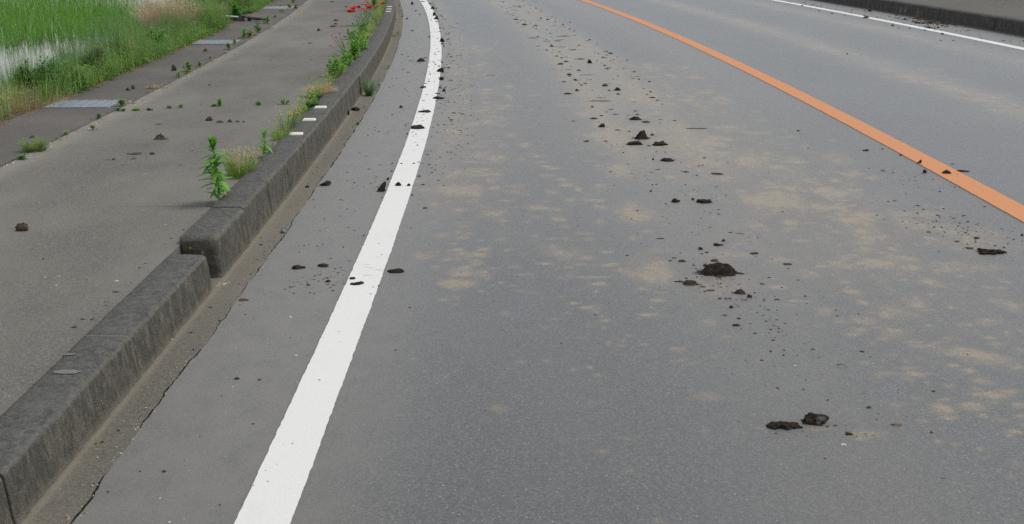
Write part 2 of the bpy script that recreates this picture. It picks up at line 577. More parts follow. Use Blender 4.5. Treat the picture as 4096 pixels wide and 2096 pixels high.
# splats of dried mud on the asphalt: crop column, row, centre x, y, width, height in the enlarged crop, strength
SPL = [
 (2,1,1250,840,310,190,.95),(2,1,1060,395,250,110,.8),(2,1,880,60,220,100,.5),(2,1,2470,690,300,170,.8),(2,1,530,1220,420,120,.75),
 (2,1,250,255,170,22,.7),(2,1,180,225,150,16,.6),(2,1,265,312,150,24,.8),(2,1,330,355,180,26,.8),(2,1,420,375,140,30,.8),(2,1,360,450,180,26,.7),
 (2,1,500,488,150,26,.9),(2,1,540,540,170,36,.9),(2,1,685,585,80,50,.9),(2,1,380,615,150,50,.8),(2,1,780,638,80,18,.7),(2,1,880,545,90,22,.7),
 (2,1,840,698,270,30,.9),(2,1,580,690,160,34,.8),(2,1,300,770,240,50,.9),(2,1,450,790,200,26,.8),(2,1,470,885,150,50,.8),(2,1,880,915,150,44,.9),
 (2,1,560,960,90,30,.7),(2,1,900,770,150,40,.7),(2,1,250,1062,90,36,.8),(2,1,400,1085,130,24,.8),(2,1,760,1090,120,40,.8),(2,1,700,1030,200,30,.6),
 (2,1,1370,1015,170,30,.7),(2,1,960,1220,150,26,.7),(2,1,1450,1190,110,60,.6),(2,1,750,1270,200,50,.7),(2,1,150,640,120,14,.6),(2,1,60,545,90,14,.6),
 (2,1,780,305,170,18,.5),(2,1,2350,300,260,100,.5),(2,1,1900,320,120,40,.5),(2,1,2100,480,160,40,.4),(2,1,1080,820,220,60,.6),
 (3,1,100,680,350,180,.85),(3,1,700,615,350,90,.75),(3,1,950,1010,300,90,.6),(3,1,900,865,420,90,.65),(3,1,1050,470,160,40,.6),(3,1,850,435,250,80,.5),
 (3,1,1650,960,500,160,.55),(3,1,2150,1100,800,260,.6),(3,1,700,265,300,100,.45),(3,1,60,375,120,30,.6),(3,1,60,560,240,30,.6),(3,1,520,760,320,60,.6),
 (3,1,1400,840,260,60,.55),(3,1,330,1100,160,30,.5),(3,1,150,1305,200,40,.6),(3,1,430,500,200,60,.4),(3,1,1650,750,200,40,.3),(3,1,1250,1290,400,60,.5),
 (2,2,1430,110,400,250,.95),(2,2,870,225,160,36,.9),(2,2,300,18,190,30,.8),(2,2,700,20,200,30,.8),(2,2,590,60,110,40,.8),(2,2,840,155,600,26,.7),(2,2,150,130,250,22,.7),
 (2,2,1400,535,210,42,.95),(2,2,940,590,120,28,.9),(2,2,735,460,130,32,.9),(2,2,625,415,120,28,.9),(2,2,455,570,110,24,.8),(2,2,1140,745,90,32,.9),
 (2,2,705,760,90,22,.8),(2,2,1350,830,100,24,.8),(2,2,1090,848,90,22,.8),(2,2,345,997,100,28,.9),(2,2,830,1133,90,24,.9),(2,2,1620,1000,100,22,.8),
 (2,2,2080,950,120,44,.6),(2,2,1640,870,70,18,.7),(2,2,1350,275,200,40,.6),(2,2,2050,260,900,200,.45),(2,2,900,545,60,16,.7),(2,2,330,655,80,16,.7),
 (2,2,580,515,90,16,.6),(2,2,920,660,60,16,.6),(2,2,860,510,60,14,.7),(2,2,820,300,50,16,.7),(2,2,770,365,60,16,.7),(2,2,1470,310,90,18,.6),
 (2,2,1480,385,90,18,.6),(2,2,1430,465,60,16,.7),(2,2,1320,570,60,14,.6),(2,2,1780,425,80,16,.6),(2,2,750,1055,80,20,.8),(2,2,585,1090,70,18,.8),(2,2,70,1010,110,22,.7),
 (2,2,1680,905,110,18,.5),(2,2,1735,990,60,18,.7),(2,2,1905,1020,90,20,.6),(2,2,2110,1215,90,28,.6),(2,2,2180,750,120,24,.6),(2,2,2470,750,100,40,.5),
 (2,2,955,820,60,16,.6),(2,2,430,640,80,14,.6),(2,2,960,25,260,40,.6),(2,2,1180,80,300,60,.55),(2,2,1570,545,60,50,.5),(2,2,200,300,140,14,.5),(2,2,90,290,90,14,.6),
 (1,2,2060,90,330,104,1),(1,2,2020,205,340,114,1),(1,2,2320,168,100,26,.9),(1,2,1900,380,130,24,.9),(1,2,2010,425,60,14,.7),(1,2,2250,292,90,18,.8),
 (1,2,2480,205,80,20,.7),(1,2,2380,65,120,16,.7),(1,2,2030,358,70,12,.7),
 (1,1,2110,590,420,110,.75),(1,1,1990,425,170,32,.8),(1,1,2390,440,120,26,.8),(1,1,2390,280,220,80,.55),(1,1,2290,1190,150,40,.9),(1,1,1990,1200,140,36,.9),
 (1,1,1990,1130,120,26,.8),(1,1,1760,1215,110,20,.7),(1,1,2520,700,130,18,.7),(1,1,2050,790,140,14,.6),(1,1,2230,860,90,14,.7),(1,1,2450,880,60,12,.6),
 (1,1,2070,960,80,14,.6),(1,1,1940,1075,70,12,.6),(1,1,2270,1100,70,12,.6),(1,1,1770,915,60,10,.5),(1,1,2550,1200,80,26,.8),(1,1,2280,1250,60,14,.6),
 (1,1,2300,160,200,14,.5),(1,1,2420,100,200,12,.5),(1,1,2260,320,150,20,.5),(1,1,2490,910,90,20,.7),
 (1,0,2350,1100,300,14,.4),(1,0,2500,1060,220,12,.4),(1,0,2450,1180,260,16,.5),(1,0,2380,1250,200,14,.5),(2,0,260,958,160,14,.7),(2,0,210,815,100,14,.6),
 (2,0,190,905,90,12,.5),(2,0,480,740,100,10,.6),(2,0,2130,1160,90,10,.6),(2,0,1450,1145,130,20,.6),(2,0,700,1150,160,60,.5),(2,0,130,578,70,8,.5),
 (2,0,1040,570,60,8,.5),(2,0,2350,1270,90,10,.5),(2,0,1700,1310,200,18,.5),
 (3,0,660,515,110,14,.8),(3,0,150,592,110,12,.7),(3,0,650,650,110,14,.7),(3,0,800,450,160,20,.4),(3,0,1650,700,300,50,.5),(3,0,1600,825,120,14,.7),
 (3,0,1900,800,200,16,.6),(3,0,1780,940,80,12,.6),(3,0,2250,960,400,40,.4),(3,0,2120,995,180,16,.5),(3,0,2320,1130,120,10,.7),(3,0,2150,455,160,10,.5),
 (3,0,1200,700,200,40,.5),(3,0,1800,870,260,20,.6),(3,0,2420,1020,160,10,.6),(3,0,1080,840,160,8,.4),
 (3,2,1080,20,380,56,.85),(3,2,560,45,140,26,.8),(3,2,2000,50,1000,110,.5),(3,2,120,255,240,40,.9),(3,2,330,390,200,32,.8),(3,2,230,435,130,22,.7),
 (3,2,640,475,280,62,.85),(3,2,560,520,150,42,.8),(3,2,960,580,250,84,1),(3,2,750,590,250,56,.6),(3,2,920,670,150,34,.9),(3,2,1320,680,290,62,1),
 (3,2,1090,650,150,20,.8),(3,2,1170,775,160,26,.8),(3,2,850,730,270,40,.7),(3,2,1480,810,260,20,.8),(3,2,1700,820,120,20,.7),(3,2,1590,855,140,20,.7),
 (3,2,2020,920,580,112,1),(3,2,1860,1040,210,32,.9),(3,2,960,1010,150,30,.9),(3,2,1240,935,210,34,.65),(3,2,1220,1120,290,44,.95),(3,2,1120,1150,130,54,.8),
 (3,2,1510,1130,270,62,.95),(3,2,1440,1070,260,30,.65),(3,2,1850,1250,120,22,.8),(3,2,2200,1200,220,84,.85),(3,2,2120,1280,130,22,.8),(3,2,2480,1050,180,52,.8),
 (3,2,2420,1300,300,54,.85),(3,2,640,1090,110,26,.6),(3,2,2190,580,140,30,.9),(3,2,2200,260,120,32,.8),(3,2,1780,770,160,26,.5),(3,2,2420,715,90,20,.8),
 (3,2,850,290,200,80,.55),(3,2,1180,390,180,50,.4),(3,2,2300,400,300,60,.4),(3,2,1980,630,140,30,.6),(3,2,1500,970,80,16,.7),(3,2,1200,1000,100,16,.7),
 (3,2,620,340,160,20,.4),(3,2,1630,1000,60,40,.6),(3,2,1430,1180,160,40,.6),(3,2,1610,1215,100,30,.8),(3,2,2290,1000,160,20,.6),(3,2,2540,890,120,60,.6),
 (3,2,555,830,60,16,.7),(3,2,1060,815,90,30,.6),(3,2,2480,480,160,80,.4),
 (3,3,1490,45,90,54,.8),(3,3,1330,130,150,32,.85),(3,3,1740,140,350,134,1),(3,3,1830,240,200,62,1),(3,3,2100,140,270,94,1),(3,3,2280,20,370,74,1),
 (3,3,1820,65,150,36,.85),(3,3,2520,120,140,72,.9),(3,3,2520,228,130,32,.9),(3,3,2200,240,120,24,.8),(3,3,1590,285,160,26,.9),(3,3,2490,390,160,32,.8),
 (3,3,1770,365,110,20,.8),(3,3,2400,435,70,14,.7),(3,3,1740,490,90,26,.85),(3,3,1920,512,120,24,.8),(3,3,2180,567,100,20,.6),(3,3,1030,430,400,120,.8),
 (3,3,560,362,420,34,.75),(3,3,2480,840,100,24,.7),(3,3,1745,1262,90,26,.8),(3,3,2540,730,90,42,.6),(3,3,400,945,180,16,.5),(3,3,1230,90,100,20,.6),(3,3,760,150,80,14,.5),
 (2,3,940,597,110,38,.95),(2,3,1945,388,80,28,.9),(2,3,1205,785,120,18,.7),(2,3,665,1140,90,12,.7),(2,3,1500,1275,70,60,.9),(2,3,1590,1312,60,20,.7),
 (2,3,735,452,40,12,.6),(2,3,1965,540,60,14,.6),(2,3,2150,50,300,60,.35),(2,3,1330,1275,50,20,.5),
]
_spl = []
for c, r, zx, zy, w, h, s in SPL:
    sx, sy = Q(c, r, zx, zy)
    X0, Y0, pm = G(sx, sy)
    hw = w * 0.3975 / pm / 2
    _, Ya, _ = G(sx, sy - h * 0.3976 / 2)
    _, Yb, _ = G(sx, sy + h * 0.3976 / 2)
    _spl.append((X0, Y0, hw, max((Ya - Yb) / 2, 0.02), s))
r2 = np.random.default_rng(21)
for uc, us_, y0, y1, n, smin, smax, st in (       # spatter thrown from the wheels, denser on the wheel paths
        (0.55, 0.22, 5, 20, 230, .012, .045, .75), (1.75, 0.3, 5, 26, 150, .012, .05, .6), (2.55, 0.3, 4, 14, 170, .012, .05, .75),
        (1.2, 0.6, 3.2, 9, 110, .008, .028, .7), (5.28, 0.2, 9, 40, 260, .02, .09, .65), (7.1, 0.25, 14, 40, 120, .03, .12, .5),
        (0.45, 0.2, 12, 34, 120, .02, .06, .4), (2.5, .25, 2.9, 7, 120, .008, .03, .8)):
    for _ in range(n):
        Y0 = y0 + (y1 - y0) * r2.random()
        X0 = xwf(Y0) + uc + us_ * r2.normal()
        s = smin + (smax - smin) * r2.random() ** 2
        _spl.append((X0, Y0, s * (1 + r2.random()), s * (1 + 1.5 * r2.random()), st * (0.6 + 0.4 * r2.random())))


_vn = np.random.default_rng(99).random((64, 64))


def vnoise(x, y):
    xi, yi = np.floor(x).astype(int), np.floor(y).astype(int)
    fx, fy = x - xi, y - yi
    fx, fy = fx * fx * (3 - 2 * fx), fy * fy * (3 - 2 * fy)
    g = lambda a, b: _vn[a % 64, b % 64]
    return (g(xi, yi) * (1 - fx) + g(xi + 1, yi) * fx) * (1 - fy) + (g(xi, yi + 1) * (1 - fx) + g(xi + 1, yi + 1) * fx) * fy - 0.5


def mud_attr(x, y, u):
    a = np.zeros(len(x))
    wx = 0.10 * vnoise(x * 7, y * 5) + 0.05 * vnoise(x * 19 + 9, y * 13)
    wy = 0.16 * vnoise(x * 7 + 31, y * 5) + 0.08 * vnoise(x * 19 + 40, y * 13)
    order = np.argsort(y)
    ysrt = y[order]
    for X0, Y0, hw, hd, s in _spl:
        i0, i1 = np.searchsorted(ysrt, Y0 - hd * 2 - .1), np.searchsorted(ysrt, Y0 + hd * 2 + .1)
        idx = order[i0:i1]
        if len(idx) == 0:
            continue
        k_ = max(0.3, min(1.0, hw / 0.12))
        dx, dy = (x[idx] - X0 + wx[idx] * k_) / hw, (y[idx] - Y0 + wy[idx] * min(1.0, hd / 0.2)) / hd
        rr = dx * dx + dy * dy
        k = s * np.minimum(1, 1.3 * np.exp(-rr * 1.15)) * 0.92
        a[idx] = np.maximum(a[idx], k)
    # tyre rubbed bands
    ft = lambda lo, hi: np.clip((y - lo) / 1.5, 0, 1) * np.clip((hi - y) / 3, 0, 1)
    a += 0.38 * band(u, 5.28, 0.30) * ft(8, 60) + 0.34 * band(u, 7.05, 0.26) + 0.26 * band(u, 1.8, 0.5) * ft(7, 60)
    a += 0.30 * band(u, 0.55, 0.30) * ft(5, 18) + 0.30 * band(u, 2.6, 0.50) * ft(3, 15) + 0.16 * band(u, 1.6, 1.1) * ft(3.8, 18)
    a += 0.32 * band(u, 0.24, 0.16) * ft(6, 60) + 0.34 * (band(u, 1.53, 0.10) + band(u, 2.08, 0.13)) * ft(7, 60)
    a += 0.10 * band(u, 1.9, 1.3) * ft(4, 30)
    a *= 0.82 + 0.5 * vnoise(x * 1.7, y * 0.9)
    return np.clip(a, 0, 1)


def dust_attr(x, y, u):
    far = np.clip((y - 3) / 12, 0, 1)
    d = np.where(u < 0.02, 0.80, 0.0)
    d = np.maximum(d, 0.62 * band(u, 0.12, 0.25))
    d = np.maximum(d, (0.35 + 0.5 * far) * band(u, 1.7, 0.45))
    d = np.maximum(d, 0.40 * band(u, 3.2, 0.45) * far)
    d = np.maximum(d, 0.62 * band(u, 5.28, 0.34))
    d = np.maximum(d, 0.55 * band(u, 7.2, 0.42))
    d = np.maximum(d, 0.5 * band(u, 8.4, 0.5))
    return np.clip(d, 0, 1)


YS = rows(0.8, 60)
crack_j = 0.012 * smooth_noise(YS, 0.5, 1) + 0.008 * smooth_noise(YS, 0.12, 2) + 0.005 * smooth_noise(YS, 0.035, 3)
ul = np.concatenate([[U_CRACK, U_CRACK + .01, U_CRACK + .03, U_CRACK + .06], np.linspace(U_CRACK + .1, 4.2, 210), np.linspace(4.26, 8.8, 90)])
road = tag(ribbon('road', YS, ul, 0.0, M['road'], {'mud': mud_attr, 'dust': dust_attr}, jl=crack_j, skirt=0.06), kind='structure')

apron_j = crack_j - 0.0035 - 0.012 * smooth_noise(YS, 0.16, 9)
ribbon_u = np.concatenate([[-0.86, -0.68, -0.664, -0.656, -0.648, -0.640, -0.632], np.linspace(-0.62, U_CRACK, 8)])
zero = lambda x, y, u: np.clip(0.22 + 0.12 * np.sin(y * 1.3) + 0.9 * np.exp(-((u + .648) / .012) ** 2), 0, 1)
tag(ribbon('gutter_pavement', YS, ribbon_u, -0.001, M['apron'], {'dust': zero}, jr=apron_j,
           zfun=lambda X, Y, us: (np.clip((-0.60 - us) / 0.08, 0, 1) * 0.006)[None, :] * np.ones_like(X)), kind='structure')
tag(ribbon('joint_ground', rows(0.8, 60, 0.002, 0.1), np.array([-0.75, -0.3]), -0.012, M['crackdirt']), kind='structure')

# painted lines
def line_strip(name, u, w, mat, seed, soil):
    ys = rows(0.8, 60, 0.0006, 0.012, 0.4)
    e1 = 0.0028 * smooth_noise(ys, 0.03, seed) + 0.002 * smooth_noise(ys, 0.4, seed + 1)
    e2 = 0.0028 * smooth_noise(ys, 0.03, seed + 2) + 0.002 * smooth_noise(ys, 0.4, seed + 3)
    us = np.linspace(u - w / 2, u + w / 2, 5)
    return tag(ribbon(name, ys, us, 0.004, mat, {'soil': soil}, jl=e1, jr=e2, skirt=0.003), kind='structure')


def soil_white(x, y, u):
    s = 0.95 * np.exp(-((y - 5.25) / 0.33) ** 2) + 0.75 * np.exp(-((y - 7.05) / 0.22) ** 2) + 0.14
    s += 0.4 * np.clip((y - 8.5) / 3, 0, 1)
    return np.clip(s, 0, 1)


line_strip('white_road_line', 0.0, 0.152, M['white'], 11, soil_white)
line_strip('orange_road_line', 3.6, 0.172, M['orange'], 21, lambda x, y, u: np.full(len(x), 0.15) + 0.35 * np.exp(-((y - 8.4) / 0.8) ** 2))
line_strip('right_road_line', 7.88, 0.155, M['white'], 31, lambda x, y, u: np.full(len(x), 0.35))

# sidewalk with its cross joints
yj = []
for c, r, zx, zy in ((0, 0, 2100, 1085), (0, 1, 1900, 760)):
    yj.append(G(*Q(c, r, zx, zy), Z_WALK)[1])
YW = rows(0.8, 60, 0.0011, 0.03)
extra = [yj[0] - .012, yj[0] - .006, yj[0] + .006, yj[0] + .012, yj[1] - .006, yj[1] - .002, yj[1] + .002, yj[1] + .006]
YW = np.unique(np.concatenate([YW, extra]))


def walk_z(X, Y, us):
    z = np.zeros_like(X)
    for q, w, d in ((yj[0], .006, .005), (yj[1], .003, .003)):
        z -= d * (np.abs(Y - q) < w) * ((us > -1.35)[None, :] if q == yj[1] else 1.0)
    return z


wu = np.concatenate([np.linspace(U_JOINT + .012, -2.2, 8), np.linspace(-2.15, U_BACK, 50)])
jj = 0.012 * smooth_noise(YW, 0.6, 5) + 0.008 * smooth_noise(YW, 0.15, 6)


def walk_dust(x, y, u):
    d = 0.75 * np.exp(-((u - U_JOINT - .06) / 0.10) ** 2) + 0.16 + 0.5 * vnoise(x * 1.3, y * 0.8) + 0.3 * vnoise(x * 4, y * 2.5)
    return np.clip(d, 0, 1)


tag(ribbon('sidewalk', YW, wu, Z_WALK, M['walk'], {'dust': walk_dust}, jl=jj, skirt=0.22, zfun=walk_z), kind='structure')
tag(ribbon('sidewalk_joint_ground', rows(0.8, 60, 0.002, 0.1), np.array([-2.55, -2.3]), Z_WALK - 0.008, M['soil']), kind='structure')
tag(ribbon('channel_pavement', YW, np.linspace(U_OUT, U_JOINT - .004, 16), Z_WALK - 0.002, M['strip'],
           {'dust': lambda x, y, u: 0.25 + 0.35 * np.clip(np.sin(y * 4.1 + u) * np.sin(y * 1.7), 0, 1)}, skirt=0.4), kind='structure')

# ------------------------------------------------------------------ kerbstones
def stone_mesh(L, H, wt, wb, r, ends, seed, nl=16):
    """profile in x (front face towards +x), length in y, base at z = -0.05"""
    prof = [(0.0, -0.05), (0.0, H - 0.008), (0.008, H)]
    xt = wt
    k = 7
    prof.append((wt * 0.45, H + 0.001))
    for i in range(k + 1):
        a = math.pi / 2 * (1 - i / k)
        prof.append((xt - r + r * math.cos(a), H - r + r * math.sin(a)))
    for i in range(1, 5):
        t = i / 4
        prof.append((wt + (wb - wt) * t, (H - r) * (1 - t)))
    prof.append((wb, -0.05))
    P = len(prof)
    cx, cz = wt / 2, H / 2
    ts = [0, 0.25, 0.6, 1.0]
    offs = [(ends * (1 - math.sqrt(max(0, 1 - (1 - q) ** 2)))) for q in ts]
    secs = [(e_y * ends, o) for e_y, o in zip(ts, offs)]
    ys = [(a, o) for a, o in secs] + [(ends + (L - 2 * ends) * i / nl, 0) for i in range(1, nl)] + [(L - a, o) for a, o in reversed(secs)]
    V, F = [], []
    for y, o in ys:
        for x, z in prof:
            fx = 1 if x > wt * .5 else -1
            nx = x - fx * o * (0.9 if abs(x - cx) > wt * 0.3 else 0)
            nz = z - (o if z > H * 0.6 else 0)
            d = (noise.noise(Vector((x * 14 + seed, y * 14, z * 14))) * 0.0042 + noise.noise(Vector((x * 45 + seed, y * 45, z * 45))) * 0.0028) if z > -0.04 else 0
            V.append((nx + d, y, nz + d * 0.5))
    n = len(ys)
    for i in range(n - 1):
        for j in range(P - 1):
            F.append((i * P + j, i * P + j + 1, (i + 1) * P + j + 1, (i + 1) * P + j))
    F.append(tuple(range(P))[::-1])
    F.append(tuple((n - 1) * P + j for j in range(P)))
    return V, F


def place_on(o, Y, u, z=0.0, flip=False):
    o.location = (xwf(Y) + u, Y, z)
    o.rotation_euler = (0, 0, -math.atan(slope(Y + 0.3)) + (math.pi if flip else 0)) if not flip else (0, 0, math.pi - math.atan(slope(Y)))


KG = 'kerbstones along the near sidewalk'
near_v = stone_mesh(1.0, 0.168, 0.166, 0.186, 0.030, 0.006, 3)
low = None
near_labels = {
    0: 'nearest low dark kerbstone, only its far part in view at the corner',
    1: 'low mossy kerbstone before the lone top joint, pale scuff on its top',
    2: 'last low kerbstone, ending in front of the raised kerb end',
}
yl = [1.72, 2.80, 3.87]
for i, y0 in enumerate(yl):
    L = 1.065
    V, F = stone_mesh(L, 0.168, 0.168, 0.186, 0.022, 0.012 if i == 2 else 0.005, 3 + i, 44)
    o = link_mesh('kerbstone', V, F, M['kerb'], smooth=True)
    o.location = (xwf(y0) - 0.846, y0, 0)
    tag(o, near_labels[i], 'kerbstone', KG)
    if i == 1:      # pale scuffs on its top
        for zx, zy, w, h in ((705, 930, 120, 18), (670, 1108, 310, 34)):
            px, py, pm = G(*Q(0, 2, zx, zy), 0.170)
            mb = MB()
            n = 18
            hw, hd = w * .3975 / pm / 2, h * .3976 / pm / 2 / math.sin(rad(20))
            ring = [(px - o.location.x + hw * math.cos(6.283 * k / n) * (1 + .2 * random.uniform(-1, 1)),
                     py - o.location.y + hd * math.sin(6.283 * k / n) * (1 + .25 * random.uniform(-1, 1)), 0.1715) for k in range(n)]
            mb.add(ring, [tuple(range(n))])
            mb.build('scuff_mark', simple('pale scuff', (0.17, 0.168, 0.158), 0.9, 0.25, 70), o)

mj = MB()
xs_ = [(0.0, .167), (.10, .1675), (.143, .1665), (.155, .163), (.163, .156), (.1685, .145), (.175, .08), (.1855, .0)]
ring = [(x, -.0035, z) for x, z in xs_] + [(x, .0015, z) for x, z in xs_]
mj.add(ring, [(i, i + 1, len(xs_) + i + 1, len(xs_) + i) for i in range(len(xs_) - 1)])
mj.build('mortar', simple('mortar', (0.20, 0.175, 0.12), 0.95, 0.4, 60), o)

# raised stones, first one with a rounded free end
stones = []
y = 5.10
LR = 0.598
V, F = stone_mesh(LR, 0.202, 0.176, 0.190, 0.032, 0.026, 41, 30)
first = link_mesh('kerbstone', V, F, M['kerb'], smooth=True)
first.location = (xwf(y) - 0.850, y, 0)
tag(first, 'raised kerbstone with a rounded free end and yellow lichen spots', 'kerbstone', KG)
for lx, lz, r in ((0.052, 0.150, 0.008), (0.107, 0.128, 0.009)):
    mb = MB()
    n = 10
    mb.add([(lx + r * random.uniform(.7, 1.1) * math.cos(6.283 * k / n), -0.0015, lz + r * random.uniform(.7, 1.1) * math.sin(6.283 * k / n)) for k in range(n)], [tuple(range(n))])
    mb.build('lichen', M['lichen'], first)
V, F = stone_mesh(LR, 0.202, 0.172, 0.188, 0.023, 0.005, 55, 24)
proto_me = link_mesh('kerbstone', V, F, M['kerb'], smooth=True)
stones.append(proto_me)


def marker(parent, dy):
    mb = MB()
    x0, x1, y0, y1, zb, zt = 0.030, 0.128, dy - 0.040, dy + 0.040, 0.198, 0.2115
    mb.add([(x0, y0, zb), (x1, y0, zb), (x1, y1, zb), (x0, y1, zb), (x0 + .008, y0 + .01, zt), (x1 - .008, y0 + .01, zt), (x1 - .008, y1 - .01, zt), (x0 + .008, y1 - .01, zt)],
           [(0, 1, 5, 4), (1, 2, 6, 5), (2, 3, 7, 6), (3, 0, 4, 7), (4, 5, 6, 7)])
    return mb.build('marker_plate', M['marker'], parent)


mk_near = [7.83, 8.44, 9.05]
mk_far = [19.90, 20.52, 21.18]
mk_done = {}
y = 5.10 + LR
idx = 1
while y < 45:
    o = proto_me if idx == 1 else proto_me.copy()
    if idx > 1:
        C.objects.link(o)
    hs = 1.0 if y < 11.0 else 0.96
    o.scale = (1, 1, hs)
    uo = -0.850 if y < 11.0 else -0.842
    o.location = (xwf(y) + uo, y, 0)
    o.rotation_euler = (0, 0, -math.atan(slope(y + 0.3)))
    marks = [m for m in mk_near + mk_far if y <= m < y + LR - 1e-6]
    lab = None
    for m in marks:
        marker(o, m - y)
        k = (mk_near + mk_far).index(m)
        lab = ['raised kerbstone with the nearest cream marker, beside small yellow-green tuft',
               'raised kerbstone with a cream marker beside the yellow flowers',
               'raised kerbstone with a cream marker just past the yellow flowers',
               'distant kerbstone with the nearest of three cream markers by the poppies',
               'distant kerbstone with the middle of three cream markers by the poppies',
               'distant kerbstone with the last of three cream markers by the poppies'][k]
    if lab is None:
        if y < 7.6:
            lab = 'plain raised kerbstone, number %s after the rounded kerb end' % ['two', 'three', 'four', 'five'][min(idx - 1, 3)]
        elif y < 11.0:
            lab = 'plain raised kerbstone between the dry tan clump and the last near cream marker'
        elif y < 19.9:
            lab = 'plain grey kerbstone on the bend between the two sets of cream markers'
        else:
            lab = 'plain far grey kerbstone beyond the poppies, past the last cream marker'
    tag(o, lab, 'kerbstone', KG)
    stones.append(o)
    idx += 1
    y += 0.61 if abs(y - 11) > .4 else 0.615

# far side kerb and pavement
RG = 'kerbstones on the far side of the road'
V, F = stone_mesh(1.99, 0.235, 0.20, 0.225, 0.05, 0.006, 77, 20)
pr = None
y = 10.3
k = 0
while y < 52:
    if pr is None:
        pr = link_mesh('far_kerbstone', V, F, M['kerb_far'], smooth=True)
        o = pr
    else:
        o = pr.copy()
        C.objects.link(o)
    y1 = y + 2.0
    o.location = (xwf(y1) + 8.75 + 0.225, y1, 0)
    o.rotation_euler = (0, 0, math.pi - math.atan(slope(y + 1.0)))
    if y < 17.5:
        lab = 'tall dark kerbstone across the road, cut by the picture edge'
    elif y < 19.6:
        lab = 'tall dark kerbstone across the road beside the heap of mud clods'
    elif y < 21.6:
        lab = 'tall dark kerbstone across the road with pale lime runs on its face'
    else:
        lab = 'tall dark kerbstone across the road beyond the pale lime runs'
    tag(o, lab, 'kerbstone', RG)
    if 19.6 <= y < 21.6:
        lime = simple('lime run', (0.30, 0.28, 0.25), 0.9, 0.3, 60)
        for q in range(7):
            mb = MB()
            yy = 0.2 + 0.45 * random.random() if q < 4 else 1.1 + 0.35 * random.random()
            ww = random.uniform(.012, .04)
            z0, z1 = random.uniform(.02, .07), random.uniform(.12, .17)
            fx = lambda z: 0.2265 + (0.202 - 0.225) * z / 0.185
            mb.add([(fx(z0), yy, z0), (fx(z0), yy + ww, z0), (fx(z1), yy + ww * .8, z1), (fx(z1), yy + .1 * ww, z1)], [(0, 1, 2, 3)])
            mb.build('lime_run', lime, o)
    y = y1 + 0.006
    k += 1
tag(ribbon('far_sidewalk', rows(9, 60, .002, .1), np.linspace(8.96, 11.8, 20), 0.215, M['far_walk'], {'dust': lambda x, y, u: np.full(len(x), .35)}, skirt=0.1), kind='structure')
tag(ribbon('right_gutter_road', rows(0.8, 60, .002, .1), np.array([8.75, 9.05]), -0.004, M['strip'], {'dust': lambda x, y, u: np.full(len(x), .2)}), kind='structure')

# ------------------------------------------------------------------ the land around: bank, paddy water, ground
ys = rows(0.8, 60, .0015, .05)
us = np.array([U_OUT - 1.7, U_OUT - 1.3, U_OUT - 1.0, U_OUT - .75, U_OUT - .5, U_OUT - .25, U_OUT - .08, U_OUT])
prof = np.array([-0.45, -0.38, -0.27, -0.12, 0.02, 0.11, 0.145, 0.150])


def bank_z(X, Y, u):
    z = np.repeat(prof[None, :], len(X), 0)
    n = np.array([[noise.noise(Vector((a * 1.5, b * 1.5, 3))) for a, b in zip(p, q)] for p, q in zip(X, Y)])
    return z + n * 0.05 * (np.arange(len(us)) < 6)[None, :]


tag(ribbon('bank_terrain', ys, us, 0.0, M['soil'], zfun=bank_z), kind='structure')
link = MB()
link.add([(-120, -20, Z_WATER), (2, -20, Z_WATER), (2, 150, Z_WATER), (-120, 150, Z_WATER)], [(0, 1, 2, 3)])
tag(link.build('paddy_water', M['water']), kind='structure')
# terrain sheet to the horizon; a shallow basin holds the water
mb = MB()
mb.add([(-1500, -1500, -0.5), (1500, -1500, -0.5), (1500, 1500, -0.5), (-1500, 1500, -0.5)], [(0, 1, 2, 3)])
tag(mb.build('ground', M['ground']), kind='structure')
mb = MB()
mb.add([(11.4, -20, .16), (60, -20, .16), (60, 150, .16), (11.4, 150, .16), (2.0, 22.4, 0.20)], [(0, 1, 2, 3)])
mb.v = mb.v[:4]
tag(mb.build('far_field_ground', M['ground']), kind='structure')

# rice: rows of hills standing in the water, too many to count
rice = MB()
rr = random.Random(5)
yy = 15.0
while yy < 62:
    xr = xwf(yy) + U_OUT - 1.55
    x = -0.55 * yy - 7.0
    xx = math.floor(x / 0.25) * 0.25
    while xx < xr:
        px, py = xx + rr.uniform(-.03, .03), yy + rr.uniform(-.03, .03)
        n = noise.noise(Vector((px * .35, py * .25, 8)))
        thin = (py < 21.5 and (n + (py - 17.6) * 0.25) < 0.12) or n < -.42
        if not thin and rr.random() > 0.06:
            for _ in range(12 if py < 27 else (8 if py < 38 else 5)):
                a = rr.random() * 6.283
                lean = rr.uniform(.05, .42)
                rice.blade((px + .02 * math.cos(a), py + .02 * math.sin(a), Z_WATER - .01), (lean * math.cos(a), lean * math.sin(a), 1), rr.uniform(.18, .33), rr.uniform(.008, .014), rr.uniform(.1, .7), 2,
                           side=(math.cos(a * 3), math.sin(a * 3), 0))
        xx += 0.25
    yy += 0.20 if yy < 30 else 0.28
tag(rice.build('rice_field', M['rice']), 'young green rice growing in rows out of the flooded paddy', 'rice', kind='stuff')

# ------------------------------------------------------------------ verge growth on the bank (uncountable)
def bank_h(du):
    return float(np.interp(-du, [0, .08, .25, .5, .75, 1.0, 1.3, 1.7], [.15, .145, .11, .02, -.12, -.27, -.38, -.45]))


